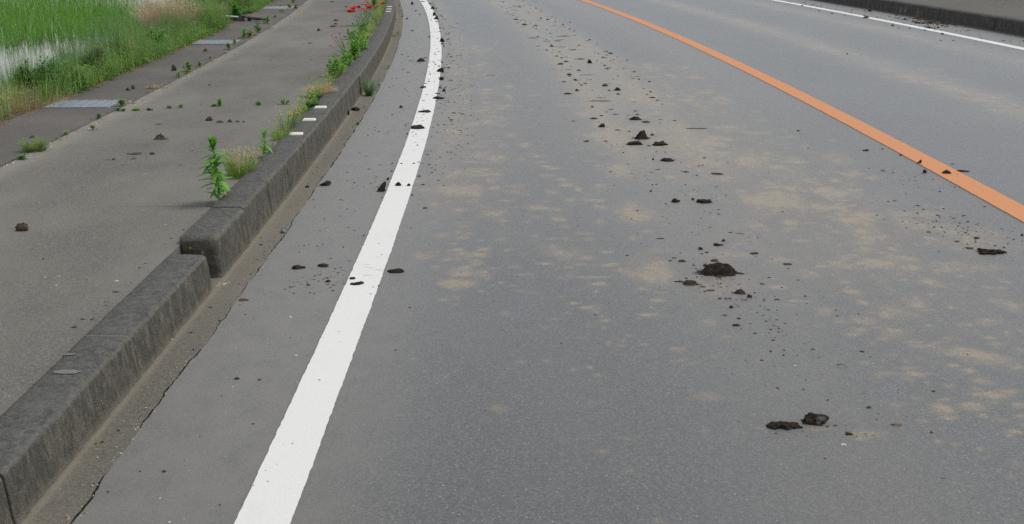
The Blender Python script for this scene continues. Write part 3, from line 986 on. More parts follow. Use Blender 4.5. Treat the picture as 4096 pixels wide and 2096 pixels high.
def verge(name, mat, label, n, ymin, ymax, d0, d1, h0, h1, w, lean, seed, cat='grass', leafy=False, mask=None):
    g = MB()
    r = random.Random(seed)
    for _ in range(n):
        Y = ymin + (ymax - ymin) * r.random() ** 1.25
        if Y < 9.65 + .3 * noise.noise(Vector((Y * 3, 0, seed))) and r.random() < .93:
            continue
        d = d0 + (d1 - d0) * r.random()
        if mask and not mask(Y, d, r):
            continue
        if 17.4 < Y < 20.2 and d > -.28:
            continue
        X = xwf(Y) + U_OUT + d
        z = max(bank_h(d), Z_WATER) if d < 0 else Z_WALK
        hh = r.uniform(h0, h1) * (0.40 + 1.7 * max(0, .35 + noise.noise(Vector((Y * 1.1, d * 2.2, 9.1)))))
        a = r.random() * 6.283
        if leafy:
            for _k in range(7):
                a = r.random() * 6.283
                q = hh * r.uniform(.15, 1)
                g.blade((X + r.uniform(-.05, .05), Y + r.uniform(-.05, .05), z + q), (math.cos(a), math.sin(a), r.uniform(-.1, .7)), r.uniform(.03, .07), w * r.uniform(.7, 1.3), .5, 2, prof='leaf')
        else:
            for _k in range(3):
                a = r.random() * 6.283
                l = r.uniform(0.02, lean)
                g.blade((X + r.uniform(-.03, .03), Y + r.uniform(-.03, .03), z), (l * math.cos(a), l * math.sin(a), 1), hh * r.uniform(.6, 1), w, r.uniform(.1, .8), 3, side=(math.cos(a * 2), math.sin(a * 2), 0))
    return tag(g.build(name, mat), label, cat, kind='stuff')


patch = lambda f, th: (lambda Y, d, r: noise.noise(Vector((Y * f, d * f * 2, 4.7))) > th)
verge('verge_grass', M['grass'], 'mixed green grass growing on the bank between concrete strip and paddy', 19000, 6.5, 34, -1.35, 0.03, .14, .46, .0052, .42, 1)
verge('verge_undergrowth', M['leafolive'], 'low olive green leafy growth covering the bank edge', 8500, 6.5, 30, -1.1, 0.05, .06, .30, .018, .3, 2, 'undergrowth', True, patch(.9, 0.05))
verge('dark_undergrowth', M['leafdark'], 'dark green leafy growth in patches along the bank', 6500, 6.5, 30, -1.1, 0.05, .06, .30, .020, .3, 22, 'undergrowth', True, lambda Y, d, r: noise.noise(Vector((Y * .9, d * 1.8, 4.7))) < 0.12)  # deep green leaves, patches picked by noise
verge('reed_grass', M['leafblue'], 'thin grey-green reed grass standing at the edge of the water', 8000, 10.3, 26, -1.5, -.25, .26, .60, .005, .16, 3, mask=patch(.5, -.12))
verge('seeding_grass', M['straw'], 'sparse straw coloured grass stalks among the bank growth', 1300, 8, 32, -1.2, 0, .2, .45, .004, .25, 4)
verge('far_grass', M['grass'], 'green grass on the far bank behind the weeds', 3000, 26, 44, -1.9, -.1, .2, .6, .012, .3, 6)
# ------------------------------------------------------------------ mud clods
import bmesh as _bm
_ico = {}


def ico(s):
    if s not in _ico:
        b = _bm.new()
        _bm.ops.create_icosphere(b, subdivisions=s, radius=1.0)
        b.verts.ensure_lookup_table()
        _ico[s] = (np.array([v.co[:] for v in b.verts]), [tuple(v.index for v in f.verts) for f in b.faces])
        b.free()
    return _ico[s]


def clod_mesh(kind, w, d, h, seed, sub):
    V, F = ico(sub)
    r = random.Random(seed)
    V = V.copy()
    out = np.empty_like(V)
    planes = []
    npl = {'lump': 9, 'wedge': 7, 'slab': 5, 'heap': 4, 'flat': 3, 'spiky': 6, 'knob': 5, 'mat': 0, 'print': 0}[kind]
    for _ in range(npl):
        a, e = r.random() * 6.283, r.uniform(-.2, 1.2)
        planes.append((Vector((math.cos(a) * math.cos(e), math.sin(a) * math.cos(e), math.sin(e))), r.uniform(.55, .85)))
    off = Vector((r.random() * 50, r.random() * 50, r.random() * 50))
    spikes = [Vector((math.cos(a) * .7, .2, .8)).normalized() for a in (r.uniform(1.2, 1.7), r.uniform(.3, .8))]
    for i, c in enumerate(V):
        p = Vector(c)
        q = Vector(c)
        for n, dd in planes:
            k = q.dot(n) - dd
            if k > 0:
                q -= n * k * 0.92
        rough = {'mat': .9, 'flat': .34, 'heap': .5, 'slab': .34}.get(kind, .34)
        f = fbm(p * 1.6 + off, 5)
        q = q * (1 + rough * f)
        if kind in ('mat',):
            q.z += abs(noise.noise(p * 9 + off)) * 0.9
        if kind == 'wedge':
            q.z *= 0.25 + 0.85 * max(0, min(1, (q.x * .6 + .55)))
        if kind == 'slab':
            q.x = math.copysign(abs(q.x) ** .6, q.x)
            q.z *= 0.75 + 0.4 * noise.noise(Vector((q.x * 4, 0, 0)) + off)
        if kind == 'heap':
            rr_ = math.hypot(q.x, q.y)
            zp = max(0.0, 1 - (rr_ / .68) ** 2.5) ** .42 * (.72 + .5 * noise.noise(Vector((q.x * 2.6, q.y * 2.6, 3)) + off))
            q.z = (zp * (.6 if sub < 5 else 1.0) if q.z > 0 else 0) + max(q.z, 0) * .12 + .1 * fbm(p * 4 + off, 3) * (q.z > 0)
        if kind == 'flat':
            ang = math.atan2(q.y, q.x)
            s = 1 + .25 * noise.noise(Vector((math.cos(ang) * 2, math.sin(ang) * 2, seed)))
            q.x *= s
            q.y *= s
            q.z = q.z * (.75 + .4 * noise.noise(p * 5 + off))
        if kind == 'print':
            q.z += (0.14 * math.sin(q.x * 9 + q.y * 3) + .5 * abs(noise.noise(p * 4 + off))) * (q.z > 0.1)
            q.y *= 1 + .3 * noise.noise(Vector((q.x * 2.5, 0, seed)))
        if kind == 'spiky':
            for s in spikes:
                k = p.dot(s)
                if k > .86:
                    q += s * (k - .86) * 7.5
        if kind == 'knob':
            s = Vector((.93, 0, .35)).normalized()
            k = p.dot(s)
            if k > .80:
                q += s * (k - .80) * 2.6
        out[i] = q
    z = out[:, 2]
    out[:, 2] = np.where(z < 0, z * 0.12, z)
    for ax, sz in ((0, w), (1, d)):
        lo, hi = out[:, ax].min(), out[:, ax].max()
        out[:, ax] = (out[:, ax] - (lo + hi) / 2) / (hi - lo) * sz
    zmin, zmax = out[:, 2].min(), out[:, 2].max()
    out[:, 2] = (out[:, 2] - zmin) / (zmax - zmin) * h - 0.002
    return out, F


CL = []          # (object, label or None, short name, adj, X, Y)


def clod(c, r, zx, zy, w, h, kind='lump', mat='dark', label=None, short=None, dr=0.75, base=0.0, name='mud_clod', sub=None, rz=0.0, dy=0.0):
    sx, sy = Q(c, r, zx, zy)
    X, Y, pm = G(sx, sy, base)
    W, Hh = w * .3975 / pm, h * .3976 / pm
    a = math.atan2(H_CAM - base, Y)
    D = min(dr * W, (0.6 if kind in ('heap', 'slab') else 0.8) * Hh / math.sin(a)) if kind in ('flat', 'print', 'mat', 'slab', 'heap') else dr * W
    Z = (Hh - math.sin(a) * D * 0.55) / math.cos(a)
    Z = max(Z, Hh * 0.35, 0.006) * {'mat': 1.15, 'heap': 1.15, 'slab': 1.15}.get(kind, 1.0)
    if kind in ('flat', 'print'):
        Z = min(Z, 0.028)
    if kind == 'mat':
        Z = Hh * 0.6
    if sub is None:
        sub = 4 if w * h > 9000 else (3 if w > 34 else 2)
    V, F = clod_mesh(kind, W, D, Z, len(CL) * 13 + 5, sub)
    o = link_mesh(name, V, F, M[mat], smooth=(kind not in ('lump', 'wedge') or sub > 2))
    o.location = (X, Y + D / 2 + dy, base)
    o.rotation_euler = (0, 0, rz)
    CL.append([o, label, short, {'dark': 'dark', 'olive': 'drying olive', 'brown': 'dry brown', 'tan': 'pale tan', 'pebble': 'pale', 'greystone': 'grey'}[mat], kind, W, name])
    return o


ZK = Z_WALK
# --- on the road, lane centre trail
clod(2, 2, 2120, 160, 560, 150, 'heap', 'dark', 'largest mud mound, black and steep-sided, in the middle of the lane', 'largest mud mound', dr=.55, sub=5)
clod(2, 2, 1800, 243, 240, 60, 'heap', 'olive', 'crumbly grey-brown clod just kerb side of the largest mud mound', 'crumbly grey-brown clod', dr=.6)
clod(2, 2, 1682, 208, 110, 28, 'flat', 'olive')
clod(2, 2, 1998, 297, 106, 24, 'flat', 'brown', 'flat oval brown mud pat just before the largest mud mound', 'flat oval mud pat')
clod(2, 2, 2292, 333, 190, 60, 'heap', 'olive', 'low domed mud clod with pointed end, before the largest mud mound', 'low domed mud clod', dr=.6)
clod(2, 2, 2395, 362, 62, 48, 'lump', 'olive')
clod(2, 2, 2443, 314, 32, 16, 'lump', 'dark')
clod(2, 2, 2348, 386, 42, 12, 'flat', 'olive')
clod(2, 2, 2210, 466, 50, 36, 'lump', 'olive', 'single rounded brown crumb clod alone beneath the domed clod', 'lone rounded clod')
clod(2, 2, 2148, 545, 90, 26, 'heap', 'tan')
clod(2, 2, 2258, 650, 150, 34, 'heap', 'olive', 'thin flat clod on a tan smear, last before empty asphalt', 'thin clod on a tan smear')
clod(2, 2, 1950, 47, 52, 38, 'lump', 'brown')
clod(2, 2, 2095, 377, 60, 20, 'lump', 'olive')
clod(2, 2, 2155, 376, 34, 26, 'lump', 'brown')
clod(2, 2, 2100, 222, 30, 12, 'lump', 'dark')
clod(2, 2, 2530, 228, 72, 18, 'flat', 'olive')
clod(2, 2, 1915, 256, 80, 14, 'flat', 'olive')
clod(2, 1, 2130, 1112, 42, 28, 'lump', 'dark', 'small round black clod behind the cluster beyond the largest mound', 'small round black clod')
clod(2, 1, 2085, 1160, 106, 38, 'knob', 'dark', 'black clod with a thin snout, beyond the largest mud mound', 'black clod with a snout')
clod(2, 1, 1897, 1195, 56, 34, 'lump', 'dark', 'compact half-round black clod, kerb side of the snouted clod', 'compact half-round clod')
clod(2, 1, 1960, 1228, 50, 20, 'wedge', 'dark')
clod(2, 1, 1915, 1240, 36, 14, 'lump', 'olive')
clod(2, 1, 1720, 1322, 120, 30, 'heap', 'olive', 'flat brown mud pat between largest mound and compact black clod', 'flat brown mud pat')
clod(2, 1, 2040, 1318, 120, 34, 'heap', 'brown')
clod(2, 1, 1160, 1258, 42, 14, 'flat', 'olive')
clod(2, 1, 1635, 1282, 62, 12, 'flat', 'olive')
clod(2, 1, 2200, 1026, 50, 12, 'flat', 'olive')
clod(2, 1, 2285, 1040, 130, 22, 'flat', 'tan')
clod(2, 1, 2440, 1244, 122, 28, 'flat', 'olive', 'oval grey mud pat toward the orange line from the largest mound', 'oval grey mud pat')
clod(2, 1, 1490, 1088, 90, 12, 'flat', 'olive')
clod(2, 1, 1265, 806, 32, 14, 'flat', 'olive')
clod(2, 1, 1310, 88, 200, 90, 'heap', 'dark', 'tall two-humped black clod, peak of the distant cluster in the lane', 'two-humped black clod', dr=.6)
clod(2, 1, 1410, 47, 52, 24, 'wedge', 'dark')
clod(2, 1, 1235, 144, 180, 46, 'slab', 'dark', 'long flat oval black slab in front of the two-humped clod', 'flat oval black slab')
clod(2, 1, 1500, 150, 168, 50, 'slab', 'dark', 'ragged black slab, orange-line side of the flat oval slab', 'ragged black slab')
clod(2, 1, 750, 110, 70, 22, 'lump', 'olive', 'small brown brick-like clod, kerb side of the distant cluster', 'brick-like brown clod')
clod(2, 1, 945, 107, 50, 14, 'flat', 'olive')
clod(2, 1, 1015, 156, 36, 30, 'lump', 'pebble', name='pebble')
clod(2, 1, 1378, 154, 48, 18, 'lump', 'olive')
clod(2, 1, 1420, 291, 24, 26, 'lump', 'dark')
clod(2, 1, 1572, 311, 144, 44, 'print', 'dark', 'glossy ribbed black clod alone beyond the tyre smudge', 'glossy ribbed clod')
clod(2, 1, 1397, 611, 28, 22, 'lump', 'dark')
clod(2, 1, 1650, 722, 92, 52, 'knob', 'dark', 'pointed black clod with flat tail beside the cracked slab', 'pointed clod with a tail')
clod(2, 1, 1822, 693, 38, 24, 'lump', 'dark')
clod(2, 1, 1942, 731, 172, 52, 'print', 'dark', 'cracked grey-black slab pressed by a tyre, mid lane', 'cracked grey-black slab')
clod(2, 1, 1203, 434, 28, 12, 'lump', 'brown')
clod(2, 1, 1750, 420, 92, 20, 'flat', 'olive')
clod(2, 1, 2080, 443, 150, 28, 'flat', 'olive', 'wide flat brown mud pat, orange-line side of the ribbed clod', 'wide flat brown mud pat')
clod(2, 1, 1860, 449, 40, 14, 'lump', 'olive')
clod(2, 1, 1470, 390, 62, 8, 'flat', 'dark')
clod(2, 1, 1545, 216, 24, 12, 'lump', 'dark')
clod(2, 1, 1185, 8, 40, 12, 'flat', 'olive')
# --- farther trail
clod(2, 0, 782, 636, 56, 42, 'lump', 'dark', 'lone upright black clod farthest up the lane-centre mud trail', 'lone upright black clod', dr=.5)
clod(2, 0, 935, 870, 60, 32, 'wedge', 'brown', 'reddish brown wedge clod in the far mud trail', 'reddish brown wedge clod')
clod(2, 0, 1060, 912, 90, 36, 'heap', 'dark', 'black peaked clod with a flat tail in the far trail', 'black peaked clod')
clod(2, 0, 660, 917, 46, 26, 'lump', 'olive', 'rounded brown clod on the kerb side of the far trail', 'rounded brown clod')
clod(2, 0, 980, 914, 36, 18, 'lump', 'olive')
clod(2, 0, 560, 950, 100, 20, 'flat', 'dark', 'flat dark clod nearest the kerb in the far mud trail', 'flat dark clod')
clod(2, 0, 1070, 953, 62, 18, 'heap', 'olive')
clod(2, 0, 700, 862, 26, 16, 'lump', 'brown')
clod(2, 0, 645, 812, 40, 14, 'flat', 'brown')
clod(2, 0, 905, 1281, 76, 42, 'lump', 'dark', 'faceted black clod apart, kerb side of the big far slab', 'faceted black clod')
clod(2, 0, 1255, 1212, 160, 42, 'heap', 'dark', 'long low black clod with splashed wet end in the far trail', 'long low black clod')
clod(2, 0, 1355, 1237, 100, 24, 'flat', 'olive')
clod(2, 0, 1242, 1121, 50, 12, 'flat', 'dark')
clod(2, 0, 1262, 1156, 50, 14, 'heap', 'dark')
clod(2, 0, 900, 1170, 62, 14, 'heap', 'dark')
clod(2, 0, 820, 1202, 110, 22, 'heap', 'olive')
clod(2, 0, 1000, 1105, 70, 12, 'flat', 'olive')
clod(2, 0, 1045, 1154, 80, 10, 'flat', 'olive')
clod(2, 0, 625, 1222, 62, 10, 'flat', 'olive')
clod(2, 0, 810, 1082, 28, 26, 'lump', 'olive')
clod(2, 0, 610, 506, 90, 10, 'flat', 'dark')
clod(2, 0, 400, 470, 40, 20, 'lump', 'dark')
clod(2, 0, 40, 200, 44, 14, 'flat', 'dark')
clod(2, 0, 290, 188, 16, 18, 'lump', 'dark')
clod(2, 0, 120, 252, 50, 18, 'flat', 'olive')
clod(2, 0, 690, 600, 120, 16, 'flat', 'olive')
clod(2, 0, 490, 650, 60, 20, 'flat', 'olive')
clod(2, 0, 460, 415, 90, 10, 'flat', 'olive')
# --- around the white line
clod(1, 1, 1255, 614, 104, 108, 'spiky', 'dark', 'twisted black clod with two root-like spikes beside the white line', 'spiked black clod', sub=4, dr=.7)
clod(1, 1, 1322, 494, 36, 30, 'spiky', 'dark')
clod(1, 1, 1430, 554, 76, 46, 'lump', 'dark', 'notched black clod on the white line behind the spiked clod', 'notched black clod', base=.004)
clod(1, 1, 1533, 554, 40, 30, 'lump', 'dark', base=.004)
clod(1, 1, 1580, 551, 16, 12, 'lump', 'dark', base=.004)
clod(1, 1, 1570, 645, 30, 12, 'flat', 'dark', base=.004)
clod(1, 1, 690, 554, 122, 56, 'wedge', 'dark', 'boot-shaped black clod lying across the gutter joint', 'boot-shaped black clod')
clod(1, 1, 510, 571, 46, 30, 'lump', 'dark', 'small round black clod on the gutter concrete', 'round black gutter clod')
clod(1, 1, 1695, 783, 62, 20, 'wedge', 'olive', 'small brown peaked clod alone on asphalt right past the white line', 'peaked brown clod')
clod(1, 1, 1140, 388, 36, 14, 'lump', 'olive')
clod(1, 1, 985, 526, 32, 10, 'flat', 'dark')
clod(1, 1, 975, 580, 36, 14, 'lump', 'greystone', name='pebble')
clod(1, 1, 690, 887, 36, 14, 'lump', 'tan')
clod(1, 1, 880, 1172, 26, 12, 'lump', 'dark')
clod(1, 1, 850, 860, 24, 12, 'lump', 'dark')
clod(1, 1, 918, 787, 20, 12, 'lump', 'dark')
clod(1, 1, 930, 974, 20, 10, 'lump', 'dark')
clod(1, 1, 918, 421, 20, 12, 'lump', 'dark')
clod(1, 1, 712, 1000, 26, 16, 'lump', 'pebble', name='pebble')
clod(1, 1, 580, 1034, 20, 10, 'lump', 'pebble', name='pebble')
clod(1, 1, 302, 692, 18, 16, 'lump', 'brown')
clod(1, 1, 1263, 1248, 14, 14, 'lump', 'dark', base=.004)
clod(1, 1, 485, 1157, 18, 12, 'lump', 'dark')
clod(1, 1, 530, 1145, 14, 10, 'lump', 'dark')
clod(1, 1, 617, 1164, 20, 10, 'lump', 'dark')
clod(1, 1, 1370, 332, 28, 22, 'lump', 'greystone', name='pebble')
clod(1, 1, 325, 775, 36, 18, 'lump', 'greystone', name='pebble')
clod(1, 1, 268, 1030, 60, 60, 'flat', 'greystone', name='pebble')
clod(1, 2, 415, 77, 154, 54, 'knob', 'dark', 'long black clod with rough snout, kerb-most of the near shoulder row', 'long snouted black clod')
clod(1, 2, 668, 54, 116, 42, 'knob', 'dark', 'black clod with a hooked tip between long clod and white line', 'hooked black clod')
clod(1, 2, 795, 71, 30, 14, 'lump', 'brown')
clod(1, 2, 720, 205, 62, 34, 'lump', 'dark', 'smooth rounded dark clod on the shoulder near the white line', 'smooth rounded clod')
clod(1, 2, 520, 237, 36, 26, 'lump', 'brown')
clod(1, 2, 385, 254, 50, 22, 'lump', 'tan')
clod(1, 2, 968, 177, 72, 28, 'slab', 'dark', 'narrow black clod on the edge of the white line', 'narrow black clod', base=.004)
clod(1, 2, 1008, 236, 146, 50, 'wedge', 'dark', 'black boat-shaped clod lying on the white line', 'boat-shaped clod', base=.004)
clod(1, 2, 1400, 114, 182, 48, 'slab', 'dark', 'long bumpy black clod touching the lane side of white line', 'long bumpy clod')
clod(1, 2, 1155, 326, 24, 16, 'lump', 'tan', base=.004)
clod(1, 2, 1175, 256, 26, 10, 'lump', 'tan', base=.004)
clod(1, 2, 1232, 241, 22, 10, 'lump', 'brown', base=.004)
clod(1, 2, 345, 560, 38, 20, 'lump', 'pebble', 'whitish pebble on the shoulder between brown dumbbell clod and white line', 'whitish pebble', name='pebble')
clod(1, 2, 400, 946, 42, 16, 'flat', 'pebble', 'flat pale stone chip lying on the near shoulder', 'flat pale stone chip', name='pebble')
clod(1, 2, 345, 768, 18, 12, 'lump', 'dark')
clod(1, 2, 410, 1212, 20, 12, 'lump', 'pebble', name='pebble')
# white line, farther
clod(1, 0, 1625, 1300, 142, 44, 'slab', 'dark', 'jagged black slab over the left edge of the white line', 'jagged black slab', base=.004)
clod(1, 0, 1690, 1134, 142, 28, 'slab', 'dark', 'thin black bar-like clod lying right across the white line', 'bar-like black clod', base=.004)
clod(1, 0, 1836, 996, 132, 32, 'knob', 'dark', 'long black clod across the lane edge of the white line', 'long edge clod', base=.004)
clod(1, 0, 1825, 949, 52, 16, 'slab', 'dark')
clod(1, 0, 1890, 922, 42, 36, 'wedge', 'dark', 'small pyramid-shaped black clod in the lane by white line', 'pyramid-shaped clod')
clod(1, 0, 1680, 884, 62, 20, 'slab', 'dark', 'small flat black clod on the kerb edge of white line', 'flat kerb-edge clod', base=.004)
clod(1, 0, 1865, 806, 52, 38, 'lump', 'dark', 'blocky black clod behind the pyramid-shaped clod', 'blocky black clod')
clod(1, 0, 1852, 724, 84, 48, 'wedge', 'dark', 'tent-shaped black clod covering the lane edge of the white line', 'tent-shaped clod', base=.004)
clod(1, 0, 1660, 622, 110, 34, 'heap', 'dark', 'ragged spread of black mud just kerb side of the white line', 'ragged black spread')
clod(1, 0, 1870, 632, 36, 16, 'flat', 'brown')
clod(1, 0, 1870, 424, 56, 50, 'lump', 'dark', 'bulky black clod by the outer side of the white line bend', 'bulky black clod')
clod(1, 0, 1870, 448, 50, 18, 'flat', 'olive')
clod(1, 0, 1812, 196, 54, 40, 'lump', 'dark', 'front clod of the black stack beside the line at the bend', 'front stacked clod')
clod(1, 0, 1798, 160, 40, 40, 'lump', 'dark', 'rear taller clod of the black stack at the bend', 'rear stacked clod')
clod(1, 0, 1818, 222, 36, 14, 'flat', 'dark')
clod(1, 0, 1778, 92, 62, 28, 'heap', 'dark')
clod(1, 0, 1750, 40, 34, 14, 'flat', 'dark')
clod(1, 0, 1678, 18, 50, 12, 'flat', 'dark', base=.004)
clod(1, 0, 1850, 288, 22, 18, 'lump', 'dark')
clod(1, 0, 1846, 322, 26, 10, 'flat', 'dark')
clod(1, 0, 1856, 868, 30, 10, 'flat', 'dark')
clod(1, 0, 1888, 470, 18, 14, 'lump', 'dark')
clod(1, 0, 1900, 686, 18, 14, 'lump', 'dark')
clod(1, 0, 1895, 780, 14, 12, 'lump', 'brown')
clod(1, 0, 1460, 1087, 40, 32, 'lump', 'brown', 'round brown clod alone between gutter and white line', 'round brown shoulder clod')
clod(1, 0, 1570, 46, 32, 30, 'lump', 'dark', 'far black clod on the shoulder where the line leaves the picture', 'far shoulder clod')
clod(1, 0, 1385, 207, 50, 28, 'wedge', 'dark', 'small dark clod with a tail in the far gutter', 'tailed gutter clod')
clod(1, 0, 1470, 168, 20, 12, 'lump', 'dark')
clod(1, 0, 1520, 192, 26, 14, 'lump', 'dark')
clod(1, 0, 1648, 150, 18, 14, 'lump', 'dark')
clod(1, 0, 1608, 110, 22, 10, 'flat', 'dark')
clod(1, 0, 1570, 312, 40, 10, 'flat', 'dark')
clod(1, 0, 1530, 730, 44, 8, 'flat', 'dark')
clod(1, 0, 1470, 552, 18, 12, 'lump', 'dark')
clod(1, 0, 1530, 570, 18, 10, 'lump', 'dark')
clod(1, 0, 1745, 372, 20, 12, 'lump', 'dark', base=.004)
clod(1, 0, 1805, 648, 24, 10, 'flat', 'dark', base=.004)
clod(1, 0, 1705, 842, 30, 10, 'flat', 'dark', base=.004)
clod(1, 0, 1752, 752, 24, 10, 'flat', 'dark', base=.004)
clod(1, 0, 1680, 1010, 24, 10, 'flat', 'dark', base=.004)
clod(1, 0, 995, 1118, 92, 44, 'lump', 'dark', 'smooth egg-like black clod in the gutter near kerb markers', 'egg-like gutter clod')
clod(1, 0, 930, 1162, 24, 68, 'lump', 'dark', 'narrow upright black clod leaning on the kerb face', 'upright clod at the kerb', dr=1.0)
# right of the lane and the orange line
clod(3, 1, 405, 176, 16, 12, 'lump', 'dark')
clod(3, 1, 990, 202, 66, 26, 'wedge', 'dark', 'small slanting black clod between the orange line and mud patches', 'slanting black clod')
clod(3, 1, 1155, 186, 20, 16, 'lump', 'dark')
clod(3, 1, 1340, 244, 32, 12, 'slab', 'dark', base=.004)
clod(3, 1, 1530, 326, 46, 42, 'spiky', 'dark', 'small spiky black clod standing on the orange line', 'spiky clod on orange', base=.004)
clod(3, 1, 1583, 421, 42, 42, 'lump', 'dark', 'rounded black clod on the lane edge of the orange line', 'rounded orange-edge clod', base=.004)
clod(3, 1, 1808, 431, 102, 44, 'wedge', 'dark', 'largest black wedge clod lying on the orange line', 'wedge clod on orange', base=.004)
clod(3, 1, 1975, 414, 150, 26, 'slab', 'dark', 'flat black clod with a twig-like tip past the orange line', 'flat clod with twig-like tip')
clod(3, 1, 1168, 406, 86, 14, 'flat', 'olive')
clod(3, 1, 1860, 337, 52, 10, 'flat', 'olive')
clod(3, 1, 1910, 436, 26, 12, 'lump', 'brown', base=.004)
clod(3, 1, 2110, 1087, 62, 26, 'knob', 'dark', 'small knobbly black clod beyond the ragged mud mat', 'knobbly black clod')
clod(3, 1, 1915, 1120, 80, 18, 'flat', 'olive')
clod(3, 1, 2045, 1190, 112, 28, 'flat', 'olive', 'leaf-shaped brown mud pat beside the ragged mud mat', 'leaf-shaped mud pat')
clod(3, 1, 2290, 1250, 306, 66, 'mat', 'dark', 'ragged grassy black mud mat at the side of the lane', 'ragged mud mat', sub=5)
clod(3, 1, 2010, 1141, 30, 12, 'flat', 'olive')
clod(3, 1, 2475, 1094, 28, 16, 'lump', 'dark')
clod(3, 1, 2562, 1056, 34, 26, 'lump', 'dark')
clod(3, 1, 1518, 754, 62, 12, 'flat', 'olive')
clod(3, 1, 1215, 718, 56, 14, 'heap', 'olive')
clod(3, 1, 1280, 706, 50, 8, 'flat', 'olive')
clod(3, 1, 1770, 784, 28, 14, 'lump', 'olive')
clod(3, 1, 1100, 851, 28, 12, 'lump', 'olive')
clod(3, 1, 1733, 613, 30, 14, 'wedge', 'dark')
clod(3, 1, 1720, 1218, 26, 12, 'lump', 'dark')
clod(3, 1, 1785, 1024, 16, 14, 'lump', 'brown')
clod(3, 1, 1390, 976, 16, 10, 'lump', 'dark')
clod(3, 1, 2270, 1044, 44, 16, 'flat', 'tan')
clod(3, 1, 2180, 764, 34, 10, 'flat', 'olive')
clod(3, 1, 315, 2, 44, 16, 'lump', 'brown')
# near right
clod(3, 3, 185, 377, 390, 95, 'print', 'dark', 'ragged flat black clod with torn edge in the near lane', 'torn flat clod', sub=5)
big = clod(3, 3, 500, 337, 282, 142, 'knob', 'dark', 'near black clod with a smooth grey cut face and knob', 'cut-faced black clod', sub=5, dr=.7)
clod(3, 3, 825, 428, 76, 42, 'lump', 'olive', 'round brown clod on the tan smear beside the cut-faced clod', 'round clod on tan smear')
clod(3, 3, 600, 346, 42, 14, 'lump', 'brown')
clod(3, 3, 765, 530, 70, 34, 'lump', 'pebble', 'white glinting pebble before the tan mud smear', 'white glinting pebble', name='pebble')
clod(3, 3, 1305, 337, 116, 46, 'flat', 'tan', 'pale tan flat mud lump between smear and mud patches', 'pale tan lump')
clod(3, 3, 602, 76, 28, 14, 'wedge', 'brown')
clod(3, 3, 575, 668, 32, 14, 'lump', 'brown')
clod(3, 3, 1768, 864, 58, 18, 'mat', 'olive')
clod(3, 2, 385, 1192, 22, 14, 'lump', 'brown')
clod(3, 2, 918, 527, 24, 12, 'lump', 'brown')
clod(3, 2, 2010, 934, 20, 16, 'lump', 'brown')
clod(3, 2, 55, 795, 60, 20, 'heap', 'olive')
clod(3, 2, 30, 905, 30, 22, 'lump', 'olive')
clod(3, 2, 30, 685, 36, 18, 'lump', 'olive')
clod(3, 2, 205, 34, 100, 26, 'flat', 'olive')
clod(3, 2, 90, 385, 70, 14, 'flat', 'olive')
clod(3, 2, 100, 1278, 52, 14, 'wedge', 'brown')
clod(3, 2, 270, 1050, 34, 18, 'lump', 'pebble', name='pebble')
# shoulder near
clod(0, 2, 2440, 398, 118, 34, 'knob', 'brown', 'reddish brown dumbbell clod at the gutter joint', 'brown dumbbell clod')
clod(0, 2, 2380, 1185, 62, 30, 'lump', 'dark', 'angular black clod alone on the near shoulder', 'angular near clod')
clod(0, 2, 2415, 436, 50, 10, 'flat', 'tan')
clod(0, 2, 2070, 406, 20, 16, 'lump', 'brown')
clod(0, 2, 2365, 872, 32, 20, 'lump', 'pebble', name='pebble')
clod(0, 2, 1705, 1222, 42, 24, 'lump', 'greystone', name='pebble')
clod(0, 2, 2335, 1262, 34, 20, 'lump', 'pebble', name='pebble')
clod(0, 2, 1940, 888, 22, 14, 'lump', 'dark')
clod(0, 3, 1190, 384, 26, 14, 'lump', 'dark')
clod(0, 3, 1405, 795, 20, 12, 'lump', 'dark')
clod(0, 3, 1083, 1002, 24, 14, 'lump', 'dark')
clod(0, 3, 2210, 1132, 22, 10, 'flat', 'dark')
clod(0, 3, 1700, 1312, 36, 20, 'lump', 'pebble', name='pebble')
clod(0, 3, 1855, 682, 20, 14, 'lump', 'tan')
# across the road
clod(3, 0, 1028, 117, 40, 26, 'lump', 'dark', 'dark round clod against the foot of the far kerb', 'round far-kerb clod')
clod(3, 0, 1295, 156, 30, 14, 'lump', 'dark')
clod(3, 0, 995, 182, 78, 22, 'heap', 'olive', 'wide brown clod lying on the far white line', 'wide far-line clod', base=.004)
clod(3, 0, 968, 162, 26, 16, 'lump', 'olive')
clod(3, 0, 1385, 202, 70, 16, 'mat', 'olive')
clod(3, 0, 1520, 237, 76, 34, 'mat', 'olive', 'reddish brown crumbly clod in front of the far kerb heap', 'crumbly far clod')
clod(3, 0, 1505, 194, 92, 18, 'mat', 'dark', 'low dark clod at the start of the far kerb heap', 'low far heap clod')
clod(3, 0, 1630, 287, 76, 36, 'mat', 'olive', 'largest brown clod between far white line and far kerb', 'largest far clod')
clod(3, 0, 1670, 226, 72, 22, 'mat', 'dark', 'dark clod in the middle of the far kerb heap', 'middle far heap clod')
clod(3, 0, 1795, 247, 100, 20, 'mat', 'dark', 'long dark clod near the far end of the kerb heap', 'long far heap clod')
clod(3, 0, 1885, 257, 62, 16, 'mat', 'dark')
clod(3, 0, 1600, 205, 60, 16, 'mat', 'dark')
clod(3, 0, 1460, 217, 26, 14, 'lump', 'dark')
clod(3, 0, 1260, 261, 36, 18, 'lump', 'olive', base=.004)
clod(3, 0, 1315, 286, 22, 12, 'lump', 'brown')
clod(3, 0, 1425, 289, 22, 12, 'lump', 'olive')
clod(3, 0, 1580, 306, 24, 12, 'lump', 'olive', base=.004)
clod(3, 0, 1762, 342, 42, 14, 'lump', 'olive', base=.004)
clod(3, 0, 1715, 282, 26, 20, 'lump', 'olive')
